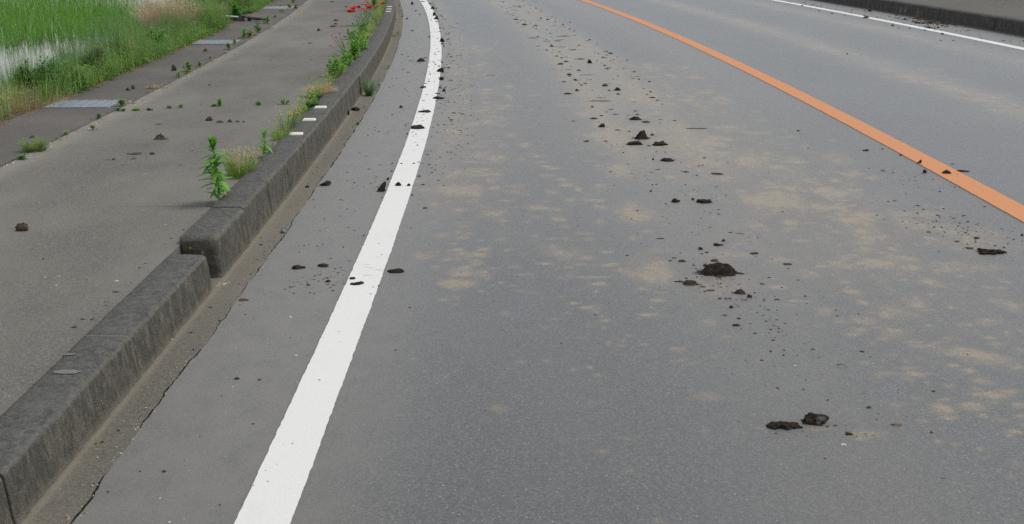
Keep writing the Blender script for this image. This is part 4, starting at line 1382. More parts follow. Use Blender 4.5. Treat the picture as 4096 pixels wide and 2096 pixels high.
clod(3, 0, 798, 546, 20, 14, 'lump', 'dark', 'single small dark clod alone on the opposite lane', 'single opposite-lane clod')
clod(3, 0, 645, 137, 32, 10, 'flat', 'olive')
clod(3, 0, 515, 113, 24, 10, 'flat', 'olive')
clod(3, 0, 775, 156, 18, 10, 'lump', 'olive')
clod(3, 0, 345, 60, 24, 12, 'flat', 'olive')
clod(3, 0, 530, 66, 18, 10, 'lump', 'brown')
clod(3, 0, 2130, 362, 14, 8, 'lump', 'brown')
# sidewalk
B = dict(base=ZK)
clod(0, 1, 205, 1012, 132, 100, 'lump', 'brown', 'largest rough brown ball-like clod on the sidewalk asphalt', 'ball-like sidewalk clod', sub=5, **B)
clod(0, 1, 1600, 94, 192, 68, 'heap', 'brown', 'domed brown clod with a sloping tail on the sidewalk', 'domed sidewalk clod', dr=.6, **B)
clod(0, 1, 1330, 240, 160, 26, 'flat', 'brown', 'thin flat brown pat on the sidewalk before the domed clod', 'thin sidewalk pat', **B)
clod(0, 1, 1525, 239, 62, 32, 'lump', 'brown', 'small brown clod beside the thin sidewalk pat', 'clod beside the thin pat', **B)
clod(0, 1, 1140, 293, 36, 24, 'lump', 'brown', **B)
clod(0, 1, 1335, 286, 62, 18, 'flat', 'brown', **B)
clod(0, 1, 1465, 274, 28, 12, 'lump', 'brown', **B)
clod(0, 1, 1080, 294, 70, 8, 'flat', 'brown', **B)
clod(0, 1, 318, 67, 58, 26, 'lump', 'brown', 'small brown clod beyond the pale grass tuft on concrete', 'clod beyond the pale tuft', **B)
clod(0, 1, 2150, 780, 66, 44, 'lump', 'brown', 'brown stone-like clod at the foot of the tall leafy weed', 'clod at the tall weed', **B)
clod(0, 1, 430, 1291, 28, 14, 'lump', 'dark', **B)
clod(0, 0, 1745, 710, 60, 66, 'lump', 'brown', 'upright brown clod on the concrete strip near leafy weeds', 'upright strip clod', dr=.6, **B)
clod(0, 0, 1288, 910, 46, 34, 'lump', 'brown', 'lower brown clod of the pair on the concrete strip', 'lower clod of the pair', **B)
clod(0, 0, 1335, 895, 42, 42, 'lump', 'olive', 'darker taller clod of the pair on the concrete strip', 'taller clod of the pair', **B)
clod(0, 0, 2065, 517, 60, 32, 'heap', 'brown', 'low brown clod on the concrete strip before the second grating', 'low strip clod', **B)
clod(0, 0, 2097, 1217, 78, 48, 'lump', 'brown', 'brown clod at the start of a crumb row on the sidewalk', 'clod starting the crumb row', **B)
for q in ((2210, 1237, 92, 28), (2310, 1232, 62, 32), (2380, 1232, 62, 22), (2447, 1232, 38, 20)):
    clod(0, 0, q[0], q[1], q[2], q[3], 'heap', 'brown', **B)
clod(0, 0, 1590, 1256, 90, 14, 'flat', 'brown', **B)
clod(0, 0, 2105, 859, 26, 16, 'lump', 'olive', **B)
clod(0, 0, 970, 880, 44, 10, 'flat', 'dark', **B)
clod(1, 0, 630, 312, 36, 28, 'lump', 'brown', 'small round clod alone on the far sidewalk', 'round far sidewalk clod', **B)
clod(1, 0, 775, 272, 66, 26, 'flat', 'brown', **B)
clod(1, 0, 800, 246, 40, 22, 'lump', 'brown', **B)
clod(1, 0, 800, 210, 60, 20, 'flat', 'olive', **B)
clod(1, 0, 540, 438, 52, 14, 'flat', 'brown', **B)
clod(1, 0, 395, 84, 50, 26, 'heap', 'brown', **B)
clod(1, 0, 405, 56, 36, 12, 'flat', 'brown', **B)
clod(1, 0, 905, 374, 74, 18, 'mat', 'olive', **B)
clod(1, 0, 245, 62, 24, 12, 'lump', 'brown', **B)
clod(1, 0, 905, 72, 34, 14, 'flat', 'olive', **B)
clod(1, 0, 765, 22, 46, 14, 'flat', 'brown', **B)
clod(0, 2, 447, 160, 32, 18, 'lump', 'pebble', name='pebble', **B)
clod(0, 2, 560, 240, 30, 20, 'lump', 'pebble', name='pebble', **B)
clod(0, 2, 1165, 200, 52, 30, 'lump', 'pebble', 'pale stone chip on the sidewalk next to the kerb back', 'pale sidewalk chip', name='pebble', **B)
clod(0, 2, 280, 294, 42, 14, 'flat', 'greystone', name='pebble', **B)
clod(0, 2, 870, 184, 24, 14, 'lump', 'brown', **B)
clod(0, 2, 820, 578, 28, 14, 'lump', 'olive', **B)

# the smooth cut face of the near clod: facets on its near side get smoother, greyer mud
big.data.materials.append(M['smooth'])
Wb = [q[5] for q in CL if q[0] is big][0]
for pl in big.data.polygons:
    c_, n_ = pl.center, pl.normal
    if -.16 * Wb < c_.x < .34 * Wb and c_.y < -.06 * Wb and n_.y < -.45 and c_.x > -.02 * Wb and c_.z > .05 * Wb + .12 * abs(c_.x):
        pl.material_index = 1

# labels for the small ones: what they look like and which named clod they lie by
named = [q for q in CL if q[1]]
seen = {}
SH = {'lump': 'lump', 'flat': 'flat scrap', 'heap': 'low heap', 'wedge': 'wedge', 'mat': 'ragged scrap', 'slab': 'slab', 'spiky': 'spiky bit', 'knob': 'knobbly bit', 'print': 'pressed bit'}
for q in CL:
    o = q[0]
    if q[1] is None:
        best = sorted(named, key=lambda a: (a[0].location.x - o.location.x) ** 2 * 3 + (a[0].location.y - o.location.y) ** 2)
        what = 'pebble' if q[6] == 'pebble' else ('mud ' + SH[q[4]])
        for a in best[:6]:
            dx, dy = o.location.x - a[0].location.x, o.location.y - a[0].location.y
            if abs(dx) > abs(dy) * 0.6:
                side = 'orange-line side of' if dx > 0 else 'kerb side of'
                if o.location.x < xwf(o.location.y) + U_BACK:
                    side = 'road side of' if dx > 0 else 'paddy side of'
                if o.location.x > xwf(o.location.y) + 3.6:
                    side = 'far-kerb side of' if dx > 0 else 'orange-line side of'
            else:
                side = 'beyond' if dy > 0 else 'before'
            size = 'tiny' if q[5] < 0.022 else ('small' if q[5] < 0.05 else 'palm-sized')
            dist = 'close' if math.hypot(dx, dy) < 0.3 else ('a step' if math.hypot(dx, dy) < 1.2 else 'well')
            t = '%s %s %s, %s %s the %s' % (size, q[3], what, dist, side, a[2])
            if len(t.split()) > 15:
                t = t.replace(', close', '').replace(', well', '').replace(', a step', '')
            if t not in seen and len(t.split()) <= 16:
                break
        else:
            t = t + ' too'
        seen[t] = seen.get(t, 0) + 1
        q[1] = t
    tag(o, q[1], 'pebble' if q[6] == 'pebble' else 'mud clod', 'pebbles on the paving' if q[6] == 'pebble' else 'mud clods dropped on the road and sidewalk')

# ------------------------------------------------------------------ crumbs: one mass per kind
def crumbs(name, mat, label, specs, seed, cat, wide=1.0, keep=1.0):
    g = MB()
    r = random.Random(seed)
    base_v = [(1, 0, 0), (.4, .9, 0), (-.7, .7, 0), (-1, -.2, 0), (-.3, -.9, 0), (.7, -.7, 0), (.3, .3, 1), (-.4, 0, .85), (.2, -.4, .8)]
    base_f = [(0, 1, 6), (1, 2, 7, 6), (2, 3, 7), (3, 4, 8, 7), (4, 5, 8), (5, 0, 6, 8), (6, 7, 8)]
    for fn, n, smin, smax, flat, z in specs:
        for _ in range(int(n * keep)):
            p = fn(r)
            if p is None:
                continue
            X, Y = p
            s = smin + (smax - smin) * r.random() ** 3
            a = r.random() * 6.283
            ca, sa = math.cos(a), math.sin(a)
            ex, ey, ez = s * r.uniform(.6, 1.5) * (wide if flat < .3 else 1), s * r.uniform(.5, 1.1), s * flat * r.uniform(.5, 1.2)
            g.add([(X + (x * ca - yv * sa) * ex, Y + (x * sa + yv * ca) * ey, z + zz * ez) for x, yv, zz in [(b[0] + r.uniform(-.2, .2), b[1] + r.uniform(-.2, .2), b[2]) for b in base_v]], base_f)
    return tag(g.build(name, mat), label, cat, kind='stuff')


def strip_fn(u0, su, y0, y1, pw=1.0, clump=0.0):
    def f(r):
        Y = y0 + (y1 - y0) * r.random() ** pw
        if clump and noise.noise(Vector((Y * 1.7, u0 * 3, 2))) < clump * r.uniform(-.6, 1):
            return None
        return xwf(Y) + u0 + su * r.gauss(0, 1), Y
    return f


def blob_fn(c, r_, zx, zy, w, h):
    X, Y, pm = G(*Q(c, r_, zx, zy))
    hw = w * .3975 / pm / 2
    Ya, Yb = G(*Q(c, r_, zx, zy - h / 2))[1], G(*Q(c, r_, zx, zy + h / 2))[1]
    return lambda r: (X + hw * r.gauss(0, .5), (Ya + Yb) / 2 + (Ya - Yb) / 2 * r.gauss(0, .55))


crumbs('mud_crumbs', M['crumb'], 'brown mud crumbs scattered in trails along the road', [
    (strip_fn(1.52, .07, 9, 30, .8, .5), 480, .003, .026, .4, 0), (strip_fn(2.08, .10, 9, 30, .8, .5), 480, .003, .026, .4, 0),
    (strip_fn(1.82, .22, 9, 34, .8, .6), 380, .008, .055, .12, 0),
    (strip_fn(1.75, .22, 3.4, 10), 420, .002, .010, .6, 0), (strip_fn(.22, .10, 7, 26), 500, .003, .016, .5, 0),
    (strip_fn(.30, .03, 8, 15), 160, .003, .010, .5, 0), (strip_fn(.42, .03, 8, 14), 110, .003, .010, .5, 0),
    (strip_fn(-.28, .13, 3, 24), 420, .002, .009, .6, 0), (strip_fn(-.59, .03, 3, 24), 200, .002, .008, .7, .001),
    (blob_fn(2, 2, 2250, 380, 560, 320), 110, .0012, .006, .5, 0), (blob_fn(3, 2, 60, 640, 300, 520), 70, .0015, .007, .6, 0),
    (blob_fn(2, 2, 1980, 150, 700, 260), 90, .002, .010, .6, 0), (blob_fn(3, 1, 1900, 980, 900, 420), 170, .003, .010, .6, 0),
    (blob_fn(3, 1, 1500, 480, 900, 260), 70, .003, .009, .6, 0), (strip_fn(8.2, .22, 14, 34), 320, .006, .035, .5, 0),
    (strip_fn(7.7, .2, 14, 34), 120, .006, .028, .4, 0), (blob_fn(3, 0, 1620, 235, 520, 100), 140, .01, .05, .5, 0),
    (blob_fn(1, 1, 1300, 560, 700, 200), 90, .002, .008, .6, 0), (blob_fn(1, 2, 700, 190, 900, 260), 120, .002, .009, .5, 0),
    (strip_fn(.9, .9, 4, 16), 260, .002, .007, .6, 0), (blob_fn(3, 3, 900, 420, 560, 100), 40, .001, .004, .4, 0),
], 3, 'mud crumbs', 1.8, 0.95)
crumbs('dark_mud_crumbs', M['dark'], 'black mud specks sprinkled over the white line and the trail', [
    (strip_fn(0.0, .05, 7.5, 24), 330, .003, .016, .5, .004), (strip_fn(.16, .04, 9, 26), 200, .004, .022, .6, 0),
    (strip_fn(1.6, .08, 10, 30), 200, .004, .03, .6, 0), (strip_fn(2.15, .10, 10, 30), 220, .004, .03, .6, 0),
    (strip_fn(-.3, .12, 5, 24), 120, .003, .012, .6, 0), (blob_fn(3, 0, 1700, 230, 400, 60), 60, .012, .05, .5, 0),
    (blob_fn(1, 0, 1640, 610, 130, 50), 40, .006, .03, .5, 0),
    (strip_fn(0.0, .05, 3, 7.5), 34, .002, .005, .5, .004),
], 4, 'mud crumbs', 1.0, 0.7)
crumbs('sidewalk_crumbs', M['brown'], 'brown soil crumbs scattered on the sidewalk asphalt', [
    (lambda r: ((lambda Y: (xwf(Y) - 1.6 + .5 * r.gauss(0, 1) * .8, Y))(4 + 16 * r.random())), 160, .002, .009, .6, ZK),
    (lambda r: ((lambda Y: (xwf(Y) - 2.4 + .04 * r.gauss(0, 1), Y))(5 + 20 * r.random())), 380, .003, .012, .6, ZK),
    (lambda r: ((lambda Y: (xwf(Y) - .90 + .02 * r.gauss(0, 1), Y))(3 + 20 * r.random())), 340, .003, .014, .5, ZK),
], 6, 'soil crumbs')


def crack_fn(y0, y1, s=.022):
    return lambda r: ((lambda Y: (xwf(Y) + U_CRACK - .02 + s * r.gauss(0, 1), Y))(y0 + (y1 - y0) * r.random() ** 1.3))


crumbs('pale_gravel', M['grit'], 'pale grit and tiny stone chips along the gutter joint', [
    (crack_fn(2.6, 14), 260, .0015, .0045, .8, 0.0), (strip_fn(-.3, .14, 2.6, 9), 110, .001, .0035, .8, 0), (strip_fn(-.58, .04, 2.6, 8), 70, .001, .003, .8, .002),
    (strip_fn(1.2, .9, 2.8, 9), 90, .001, .003, .8, 0), (strip_fn(2.4, .6, 3, 10), 50, .002, .004, .8, 0),
    (lambda r: ((lambda Y: (xwf(Y) - 1.5 + .4 * r.gauss(0, 1), Y))(2.8 + 7 * r.random() ** 1.5)), 130, .001, .004, .8, ZK),
    (lambda r: ((lambda Y: (xwf(Y) - .64 + .02 * r.gauss(0, 1), Y))(4.98 + .1 * r.random())), 8, .004, .009, .6, .002),
    (lambda r: ((lambda Y: (xwf(Y) - 2.38 + .05 * r.gauss(0, 1), Y))(6 + 14 * r.random() ** 1.5)), 320, .003, .009, .7, ZK),
], 5, 'gravel')
crumbs('dark_gravel', M['greystone'], 'dark asphalt chips along the broken gutter joint', [
    (crack_fn(2.6, 12, .014), 330, .002, .006, .8, 0.0), (crack_fn(5.4, 6.2, .022), 70, .003, .008, .8, 0.0),
], 8, 'gravel')

# dry twig and dead leaf bits
X, Y, pm = G(*Q(3, 2, 760, 1060))
mb = MB()
mb.tube([(-.055, .05, .004), (-.02, .03, .012), (.012, .01, .010), (.03, -.02, .004)], .0035, .002, 5)
tw = mb.build('dry_twig', M['leafdry'])
tw.location = (X, Y, 0)
tw.scale = (.36, .36, .7)
tag(tw, 'short curved dry twig on the near lane before the mud patches', 'twig')
mb = MB()
mb.tube([(-.07, 0, .004), (0, .01, .008), (.085, .005, .004)], .004, .003, 5)
X, Y, pm = G(*Q(2, 0, -220 + 0, 760))
tw = mb.build('dry_twig', M['leafdry'])
tw.location = (X, Y, 0)
tw.scale = (.6, .6, .8)
tag(tw, 'thin straight dry twig lying in the lane past the white line', 'twig')

# ------------------------------------------------------------------ gratings in the channel strip
def grating(y0, L, label):
    root = empty('drain_grating', (xwf(y0) - 2.80, y0, Z_WALK + .001), -math.atan(slope(y0)))
    w0, w1 = -0.235, 0.275
    fr = MB()
    for a, b_, c_, d_ in ((w0, w1, 0, .012), (w0, w1, L - .012, L), (w0, w0 + .012, .012, L - .012), (w1 - .012, w1, .012, L - .012)):
        fr.add([(a, c_, -.005), (b_, c_, -.005), (b_, d_, -.005), (a, d_, -.005), (a, c_, .006), (b_, c_, .006), (b_, d_, .006), (a, d_, .006)],
               [(0, 1, 5, 4), (1, 2, 6, 5), (2, 3, 7, 6), (3, 0, 4, 7), (4, 5, 6, 7)])
    fr.build('frame', M['zinc_bar'], root)
    ba = MB()
    n = 34
    for k in range(n):
        x = w0 + .015 + (w1 - w0 - .03) * k / (n - 1)
        ba.add([(x - .0058, .012, -.02), (x + .0058, .012, -.02), (x + .0058, L - .012, -.02), (x - .0058, L - .012, -.02),
                (x - .0058, .012, .003), (x + .0058, .012, .003), (x + .0058, L - .012, .003), (x - .0058, L - .012, .003)],
               [(0, 1, 5, 4), (1, 2, 6, 5), (2, 3, 7, 6), (3, 0, 4, 7), (4, 5, 6, 7)])
    ba.build('bars', M['zinc'], root)
    cb = MB()
    for k in range(6):
        x = w0 + .05 + (w1 - w0 - .1) * k / 5
        cb.add([(x - .004, .014, -.01), (x + .004, .014, -.01), (x + .004, L - .014, -.01), (x - .004, L - .014, -.01),
                (x - .004, .014, .0065), (x + .004, .014, .0065), (x + .004, L - .014, .0065), (x - .004, L - .014, .0065)],
               [(0, 1, 5, 4), (1, 2, 6, 5), (2, 3, 7, 6), (3, 0, 4, 7), (4, 5, 6, 7)])
    cb.build('cross_bars', M['zinc_bar'], root)
    pan = MB()
    pan.add([(w0, 0, -.0045), (w1, 0, -.0045), (w1, L, -.0045), (w0, L, -.0045)], [(0, 1, 2, 3)])
    pan.build('tray', M['zinc'], root)
    return tag(root, label, 'drain grating', 'steel gratings in the concrete strip')


grating(9.28, .40, 'nearest galvanised drain grating, with one bright weed at its corner')
grating(14.55, .52, 'middle galvanised drain grating in the concrete strip')
grating(21.0, .7, 'farthest galvanised drain grating, beyond the black bundle on the strip')

# ------------------------------------------------------------------ plants
def basept(c, r, zx, zy, z=Z_WALK):
    X, Y, pm = G(*Q(c, r, zx, zy), z)
    return X, Y, .3975 / pm          # metres per enlarged-crop pixel


def leafy_weed(X, Y, z, h, leaf, n, label, mat='leaf', taper=.55, width=.16, seed=1, name='leafy_weed', group=None, stems=1, spread=0.0):
    root = empty(name, (X, Y, z))
    r = random.Random(seed)
    st, lf = MB(), MB()
    for s_i in range(stems):
        ox, oy = (r.uniform(-spread, spread), r.uniform(-spread, spread)) if stems > 1 else (0, 0)
        hh = h * (1 if s_i == 0 else r.uniform(.6, 1))
        lx, ly = r.uniform(-.06, .06) * hh + ox * .5, r.uniform(-.06, .06) * hh
        pts = [(ox + lx * t * t, oy + ly * t * t, hh * t) for t in (0, .25, .5, .75, .97)]
        st.tube(pts, max(.0022, hh * .014), max(.001, hh * .006), 5)
        for k in range(n):
            t = .06 + .92 * (k / n) ** .85
            a = k * 2.399 + r.uniform(-.3, .3)
            top = max(0, (t - .78) / .22)
            up = .25 + 1.7 * top + r.uniform(-.5, .6)
            L = leaf * (1 - .45 * top) * r.uniform(.55, 1.3) * (.8 + .2 * math.sin(t * 3.1))
            p = (ox + lx * t * t, oy + ly * t * t, hh * t * .97)
            lf.blade(p, (math.cos(a), math.sin(a), up), L, L * width, .75 * (1 - .7 * top), 4, prof='leaf')
        for k in range(n // 3):
            a = r.random() * 6.283
            t = r.uniform(.86, .97)
            L = leaf * .62 * r.uniform(.7, 1.1)
            lf.blade((ox + lx, oy + ly, hh * t), (math.cos(a) * .5, math.sin(a) * .5, 1), L, L * width, .1, 3, prof='leaf')
    st.build('stem', M['stem'], root)
    lf.build('leaves', M[mat], root)
    return tag(root, label, 'plant', group)


def tuft(X, Y, z, h, w, n, label, mat='leafyellow', seed=1, name='grass_tuft', bw=.004, lean=.7, group=None, heads=None, droop=.6, cat='grass tuft'):
    r = random.Random(seed)
    g, hd = MB(), MB()
    for _ in range(n):
        a = r.random() * 6.283
        q = r.random() ** .5 * w * .32
        l = r.uniform(.05, lean)
        L = h * r.uniform(.45, 1.15)
        p = Vector((q * math.cos(a), q * math.sin(a) * .8, 0))
        g.blade(p, (l * math.cos(a), l * math.sin(a), 1), L, bw * r.uniform(.7, 1.3), droop * r.uniform(.3, 1.3), 4, side=(math.cos(a * 2.3), math.sin(a * 2.3), 0))
        if heads and r.random() < heads[1]:
            d = Vector((l * math.cos(a), l * math.sin(a), 1)).normalized()
            e = p + d * L * .8
            for _k in range(heads[2]):
                b_ = r.random() * 6.283
                hd.blade(e + Vector((r.uniform(-1, 1), r.uniform(-1, 1), r.uniform(-3, 2.5))) * .006 * heads[3], (math.cos(b_), math.sin(b_), .9), .009 * heads[3], .0035 * heads[3], .2, 2, prof='leaf')
    if heads:
        root = empty(name, (X, Y, z))
        g.build('blades', M[mat], root)
        hd.build('seed_heads', M[heads[0]], root)
        return tag(root, label, cat, group)
    o = g.build(name, M[mat])
    o.location = (X, Y, z)
    return tag(o, label, cat, group)


def bushy(X, Y, z, h, w, n, label, mat='leaf', seed=1, name='leafy_clump', leaf=.05, lw=.3, group=None, depth=.8, cat='plant'):
    root = empty(name, (X, Y, z))
    r = random.Random(seed)
    st, lf = MB(), MB()
    m = max(5, n // 26)
    for k in range(m):
        a, q = r.random() * 6.283, r.random() ** .6
        ex, ey = q * w * .45 * math.cos(a), q * w * depth * .45 * math.sin(a)
        hh = h * (1 - .45 * q * q) * r.uniform(.75, 1.05)
        base = (ex * .35, ey * .35, 0)
        st.tube([base, (ex * .7, ey * .7, hh * .5), (ex, ey, hh * .95)], .003, .0012, 4)
        for j in range(n // m):
            t = r.uniform(.12, 1)
            bx, by, bz = base[0] + (ex - base[0]) * t, base[1] + (ey - base[1]) * t, hh * t
            b_ = r.random() * 6.283
            L = leaf * r.uniform(.6, 1.2)
            lf.blade((bx, by, bz), (math.cos(b_), math.sin(b_), r.uniform(0, 1.3)), L, L * lw, .6, 3, prof='leaf')
    st.build('stems', M['stem'], root)
    lf.build('leaves', M[mat], root)
    return tag(root, label, cat, group)


KP = 'plants rooted behind the kerb'
bx, by, s = basept(0, 1, 2205, 735)
leafy_weed(bx, by + .01, ZK, 640 * s * 1.0, 0.092, 84, 'tall bright green weed with narrow drooping leaves, behind the rounded kerb end', 'leaf', seed=4, width=.27, group=KP)
bx, by, s = basept(1, 1, 95, 270)
leafy_weed(bx, by, ZK, 235 * s, .075, 34, 'short upright green weed between seeding grass and first marker', 'leaf', seed=5, width=.2, group=KP)
bx, by, s = basept(0, 1, 2400, 480)
tuft(bx, by + .06, ZK, 320 * s, .26, 420, 'loose grass with pinkish seed heads next to the tallest weed', 'leafyellow', 7, 'seeding_grass_clump', .0026, .34, KP, ('pinkstraw', .35, 12, .8), .25)
bx, by, s = basept(1, 1, 270, 88)
tuft(bx, by, ZK, 125 * s, .20, 240, 'small yellow-green tuft at the back of the nearest marked kerbstone', 'leafyellow', 8, 'yellow_green_tuft', .004, .5, KP, None, .3)
for i, (cx_, cy_, hh, ww, nn, lab, mt) in enumerate((
        (560, 1110, 90, 120, 240, 'dark green low clump just behind the middle marked kerbstone', 'leafdark'),
        (600, 1010, 60, 110, 150, 'small green clump at the cross joint by the kerb back', 'leafdark'),
        (800, 770, 200, 150, 420, 'bright green leafy clump right behind the dry tan clump', 'leaf'),
        (880, 660, 130, 120, 260, 'fresh green clump in the second place of the kerbside row', 'leaf'),
        (960, 600, 200, 120, 360, 'upright bright green clump below the pink flowers, third in row', 'leaf'),
        (1030, 520, 180, 140, 380, 'broad green clump reaching over the kerb back, fourth in row', 'leafdark'),
        (1010, 395, 110, 140, 300, 'vivid green clump just below the poppy plant', 'leaf'),
        (1060, 330, 120, 110, 260, 'green clump hugging the kerb back beside the poppy stems', 'leaf'))):
    bx, by, s = basept(1, 0, cx_, cy_)
    if mt == 'leaf' or i in (5,):
        leafy_weed(bx, by, ZK, hh * s * .82, .055, 46, lab, mt if mt == 'leaf' else 'leaf', seed=20 + i, width=.26, group=KP, stems=11, spread=ww * s * .48, name='leafy_clump')
    else:
        bushy(bx, by, ZK, hh * s, ww * s * 1.3, int(nn * 1.9), lab, mt, 20 + i, 'leafy_clump', .05, .3, KP)
bx, by, s = basept(1, 0, 650, 975)
tuft(bx, by + .03, ZK, 150 * s, 300 * s, 1700, 'rounded dry tan clump of dead stalks leaning on the kerb', 'straw', 30, 'dry_clump', .0032, 1.7, KP, ('pinkstraw', .4, 3, 1.0), 1.3, 'dead plant')
bx, by, s = basept(1, 0, 700, 800)
tuft(bx, by, ZK, 140 * s, .05, 6, 'few thin straw stalks leaning out above the dry tan clump', 'straw', 31, 'straw_stalks', .003, .7, KP, None, .1, 'dead plant')

# yellow everlasting flowers
bx, by, s = basept(1, 1, 190, 40)
root = empty('yellow_flowers', (bx + .05, by + .12, ZK))
st, fl, lf = MB(), MB(), MB()
r = random.Random(40)
for fx, fy in ((235, 1130), (215, 1170), (255, 1160), (330, 1130), (350, 1150), (325, 1165), (400, 1100), (430, 1090), (385, 1130), (375, 1160), (440, 1110), (415, 1135)):
    sx, sy = Q(1, 0, fx, fy)
    # height from the picture at the plant's own distance
    Yp = by + .12 + r.uniform(-.03, .03)
    ang = PITCH + math.atan((sy - CY) / FOC)
    hz = H_CAM - Yp * math.tan(ang) - ZK
    pmx = FOC / (Yp * math.cos(PITCH) + (H_CAM - ZK - hz) * math.sin(PITCH))
    Xp = (sx - CX) / pmx
    tip = Vector((Xp - root.location.x, Yp - root.location.y, hz))
    st.tube([(tip.x * .45, tip.y, 0), (tip.x * .8, tip.y, hz * .6), tip], .0018, .0012, 4)
    for _ in range(16):
        a = r.random() * 6.283
        fl.blade(tip + Vector((r.uniform(-1, 1), r.uniform(-1, 1), r.uniform(-.6, 1))) * .008, (math.cos(a), math.sin(a), .8), .010, .008, .1, 2, prof='leaf')
    for _ in range(8):
        a = r.random() * 6.283
        q = r.uniform(.05, .8)
        lf.blade((tip.x * (.45 + .5 * q), tip.y, hz * q), (math.cos(a), math.sin(a), .8), .03, .005, .4, 3, prof='leaf')
st.build('stems', M['leafblue'], root)
fl.build('flower_heads', M['yellow'], root)
lf.build('leaves', M['leafblue'], root)
tag(root, 'yellow flower heads on pale stems behind the marked kerbstones', 'flowers', KP)


def flower_plant(name, anchor, heads, petal, stem_mat, label, size, npet, feather=0, seed=50, fmat='leafblue', fh=.2, fw=.3):
    X0, Y0, s = basept(*anchor)
    root = empty(name, (X0, Y0, ZK))
    r = random.Random(seed)
    st, lf = MB(), MB()
    for k, (sx, sy) in enumerate(heads):
        Yp = Y0 + r.uniform(-.12, .12)
        ang = PITCH + math.atan((sy - CY) / FOC)
        hz = H_CAM - Yp * math.tan(ang) - ZK
        pmx = FOC / (Yp * math.cos(PITCH) + (H_CAM - ZK - hz) * math.sin(PITCH))
        Xp = (sx - CX) / pmx
        tip = Vector((Xp - X0, Yp - Y0, hz))
        b0 = Vector((tip.x * .15, tip.y * .3, 0))
        st.tube([b0, b0.lerp(tip, .5) + Vector((tip.x * .12, 0, hz * .12)), tip], .0024, .0016, 4)
        fl = MB()
        for j in range(npet):
            a = 6.283 * j / npet + r.uniform(-.2, .2)
            up = r.uniform(.35, .9)
            L = size * r.uniform(.85, 1.1)
            fl.blade(tip + Vector((0, 0, -.004)), (math.cos(a), math.sin(a), up), L, L * 1.15, -.25, 3, prof='leaf')
        fl.build('flower', M[petal], root)
        for j in range(6):
            a = r.random() * 6.283
            q = r.uniform(.1, .75)
            lf.blade(b0.lerp(tip, q), (math.cos(a), math.sin(a), .6), .04, .006, .5, 3, prof='leaf')
    for _ in range(feather):
        a = r.random() * 6.283
        q = r.random() ** .5
        p = Vector((fw * .5 * q * math.cos(a), fw * .4 * q * math.sin(a), fh * r.random() * (1 - .5 * q)))
        lf.blade(p, (math.cos(a), math.sin(a), r.uniform(.3, 2)), r.uniform(.03, .07), .006, .4, 3, prof='leaf')
    st.build('stems', M[stem_mat], root)
    lf.build('leaves', M[fmat], root)
    return tag(root, label, 'flowers', KP)


cz = lambda x, y: (1330 + x * .1168, y * .1168)
flower_plant('poppy_plant', (1, 0, 1120, 260), [cz(575, 420), cz(705, 310), cz(700, 405), cz(890, 268), cz(1130, 385), cz(1262, 268)], 'red', 'leafblue',
             'feathery grey-green poppy plant with red flowers leaning over the sidewalk', .062, 5, 700, 51, 'leafblue', .27, .42)
flower_plant('poppy_plant', (1, 0, 1215, 140), [cz(1522, 248), cz(1735, 135)], 'red', 'leafblue',
             'small poppy plant with two red flowers beside the far markers', .062, 5, 120, 52, 'leafblue', .2, .25)
q1 = lambda x, y: Q(1, 0, x, y)
flower_plant('pink_flowers', (1, 0, 930, 560), [q1(835, 333), q1(755, 356), q1(812, 373), q1(923, 372), q1(868, 420), q1(745, 462), q1(800, 540), q1(845, 330), q1(825, 325), q1(760, 350), q1(800, 373)], 'pink', 'leafblue',
             'thin-stemmed pink flowers leaning over the sidewalk from the kerb', .020, 7, 60, 53, 'leafblue', .15, .16)
flower_plant('pink_flowers', (1, 0, 1180, 170), [cz(1010, 160), cz(1060, 145), cz(1120, 145), cz(1180, 155), cz(1235, 165), cz(1020, 295)], 'pink', 'leafblue',
             'distant purple-pink flowers just behind the red poppies', .026, 6, 30, 54, 'leafblue', .15, .12)
bx, by, s = basept(1, 0, 1195, 95)
bushy(bx, by, ZK, 200 * s, 100 * s, 340, 'light green leafy clump beyond the poppies at the picture edge', 'leaf', 60, 'leafy_clump', .06, .3, KP)
bx, by, s = basept(1, 0, 1150, 85)
tuft(bx, by, ZK, 130 * s, 110 * s, 300, 'pale straw tuft behind the poppies', 'straw', 61, 'dry_clump', .006, .7, KP, None, .5, 'dead plant')
for i, (cx_, cy_) in enumerate(((880, 780), (1160, 330), (1040, 560))):
    bx, by, s = basept(1, 0, cx_ - 20, cy_)
    tuft(bx, by, ZK, .07, .12, 120, ['brown withered tuft where the kerb begins to bend', 'brown withered tuft beside the lower poppy leaves', 'brown withered tuft under the broad green clump'][i], 'straw', 65 + i, 'withered_tuft', .004, 1.3, KP, None, .8, 'dead plant')

# continuous low growth in the crack behind the kerb
g = MB()
r = random.Random(300)
for _ in range(5200):
    Y = 7.4 + 17 * r.random() ** .9
    if noise.noise(Vector((Y * 1.6, 3.3, 1))) < -.18:
        continue
    X = xwf(Y) - .865 - abs(r.gauss(0, .05))
    hh = r.uniform(.03, .20) * (.5 + 1.2 * max(0, .4 + noise.noise(Vector((Y * 2.4, 7, 2)))))
    a = r.random() * 6.283
    if r.random() < .5:
        g.blade((X, Y, ZK), (.4 * math.cos(a), .4 * math.sin(a), 1), hh, .004, .5, 3, side=(math.cos(a * 2), math.sin(a * 2), 0))
    else:
        g.blade((X, Y, ZK + hh * r.random()), (math.cos(a), math.sin(a), .6), r.uniform(.025, .05), .012, .5, 3, prof='leaf')
tag(g.build('kerb_weeds', M['leafyellow']), 'thin continuous fringe of light green weeds in the crack behind the kerb', 'weeds', kind='stuff')

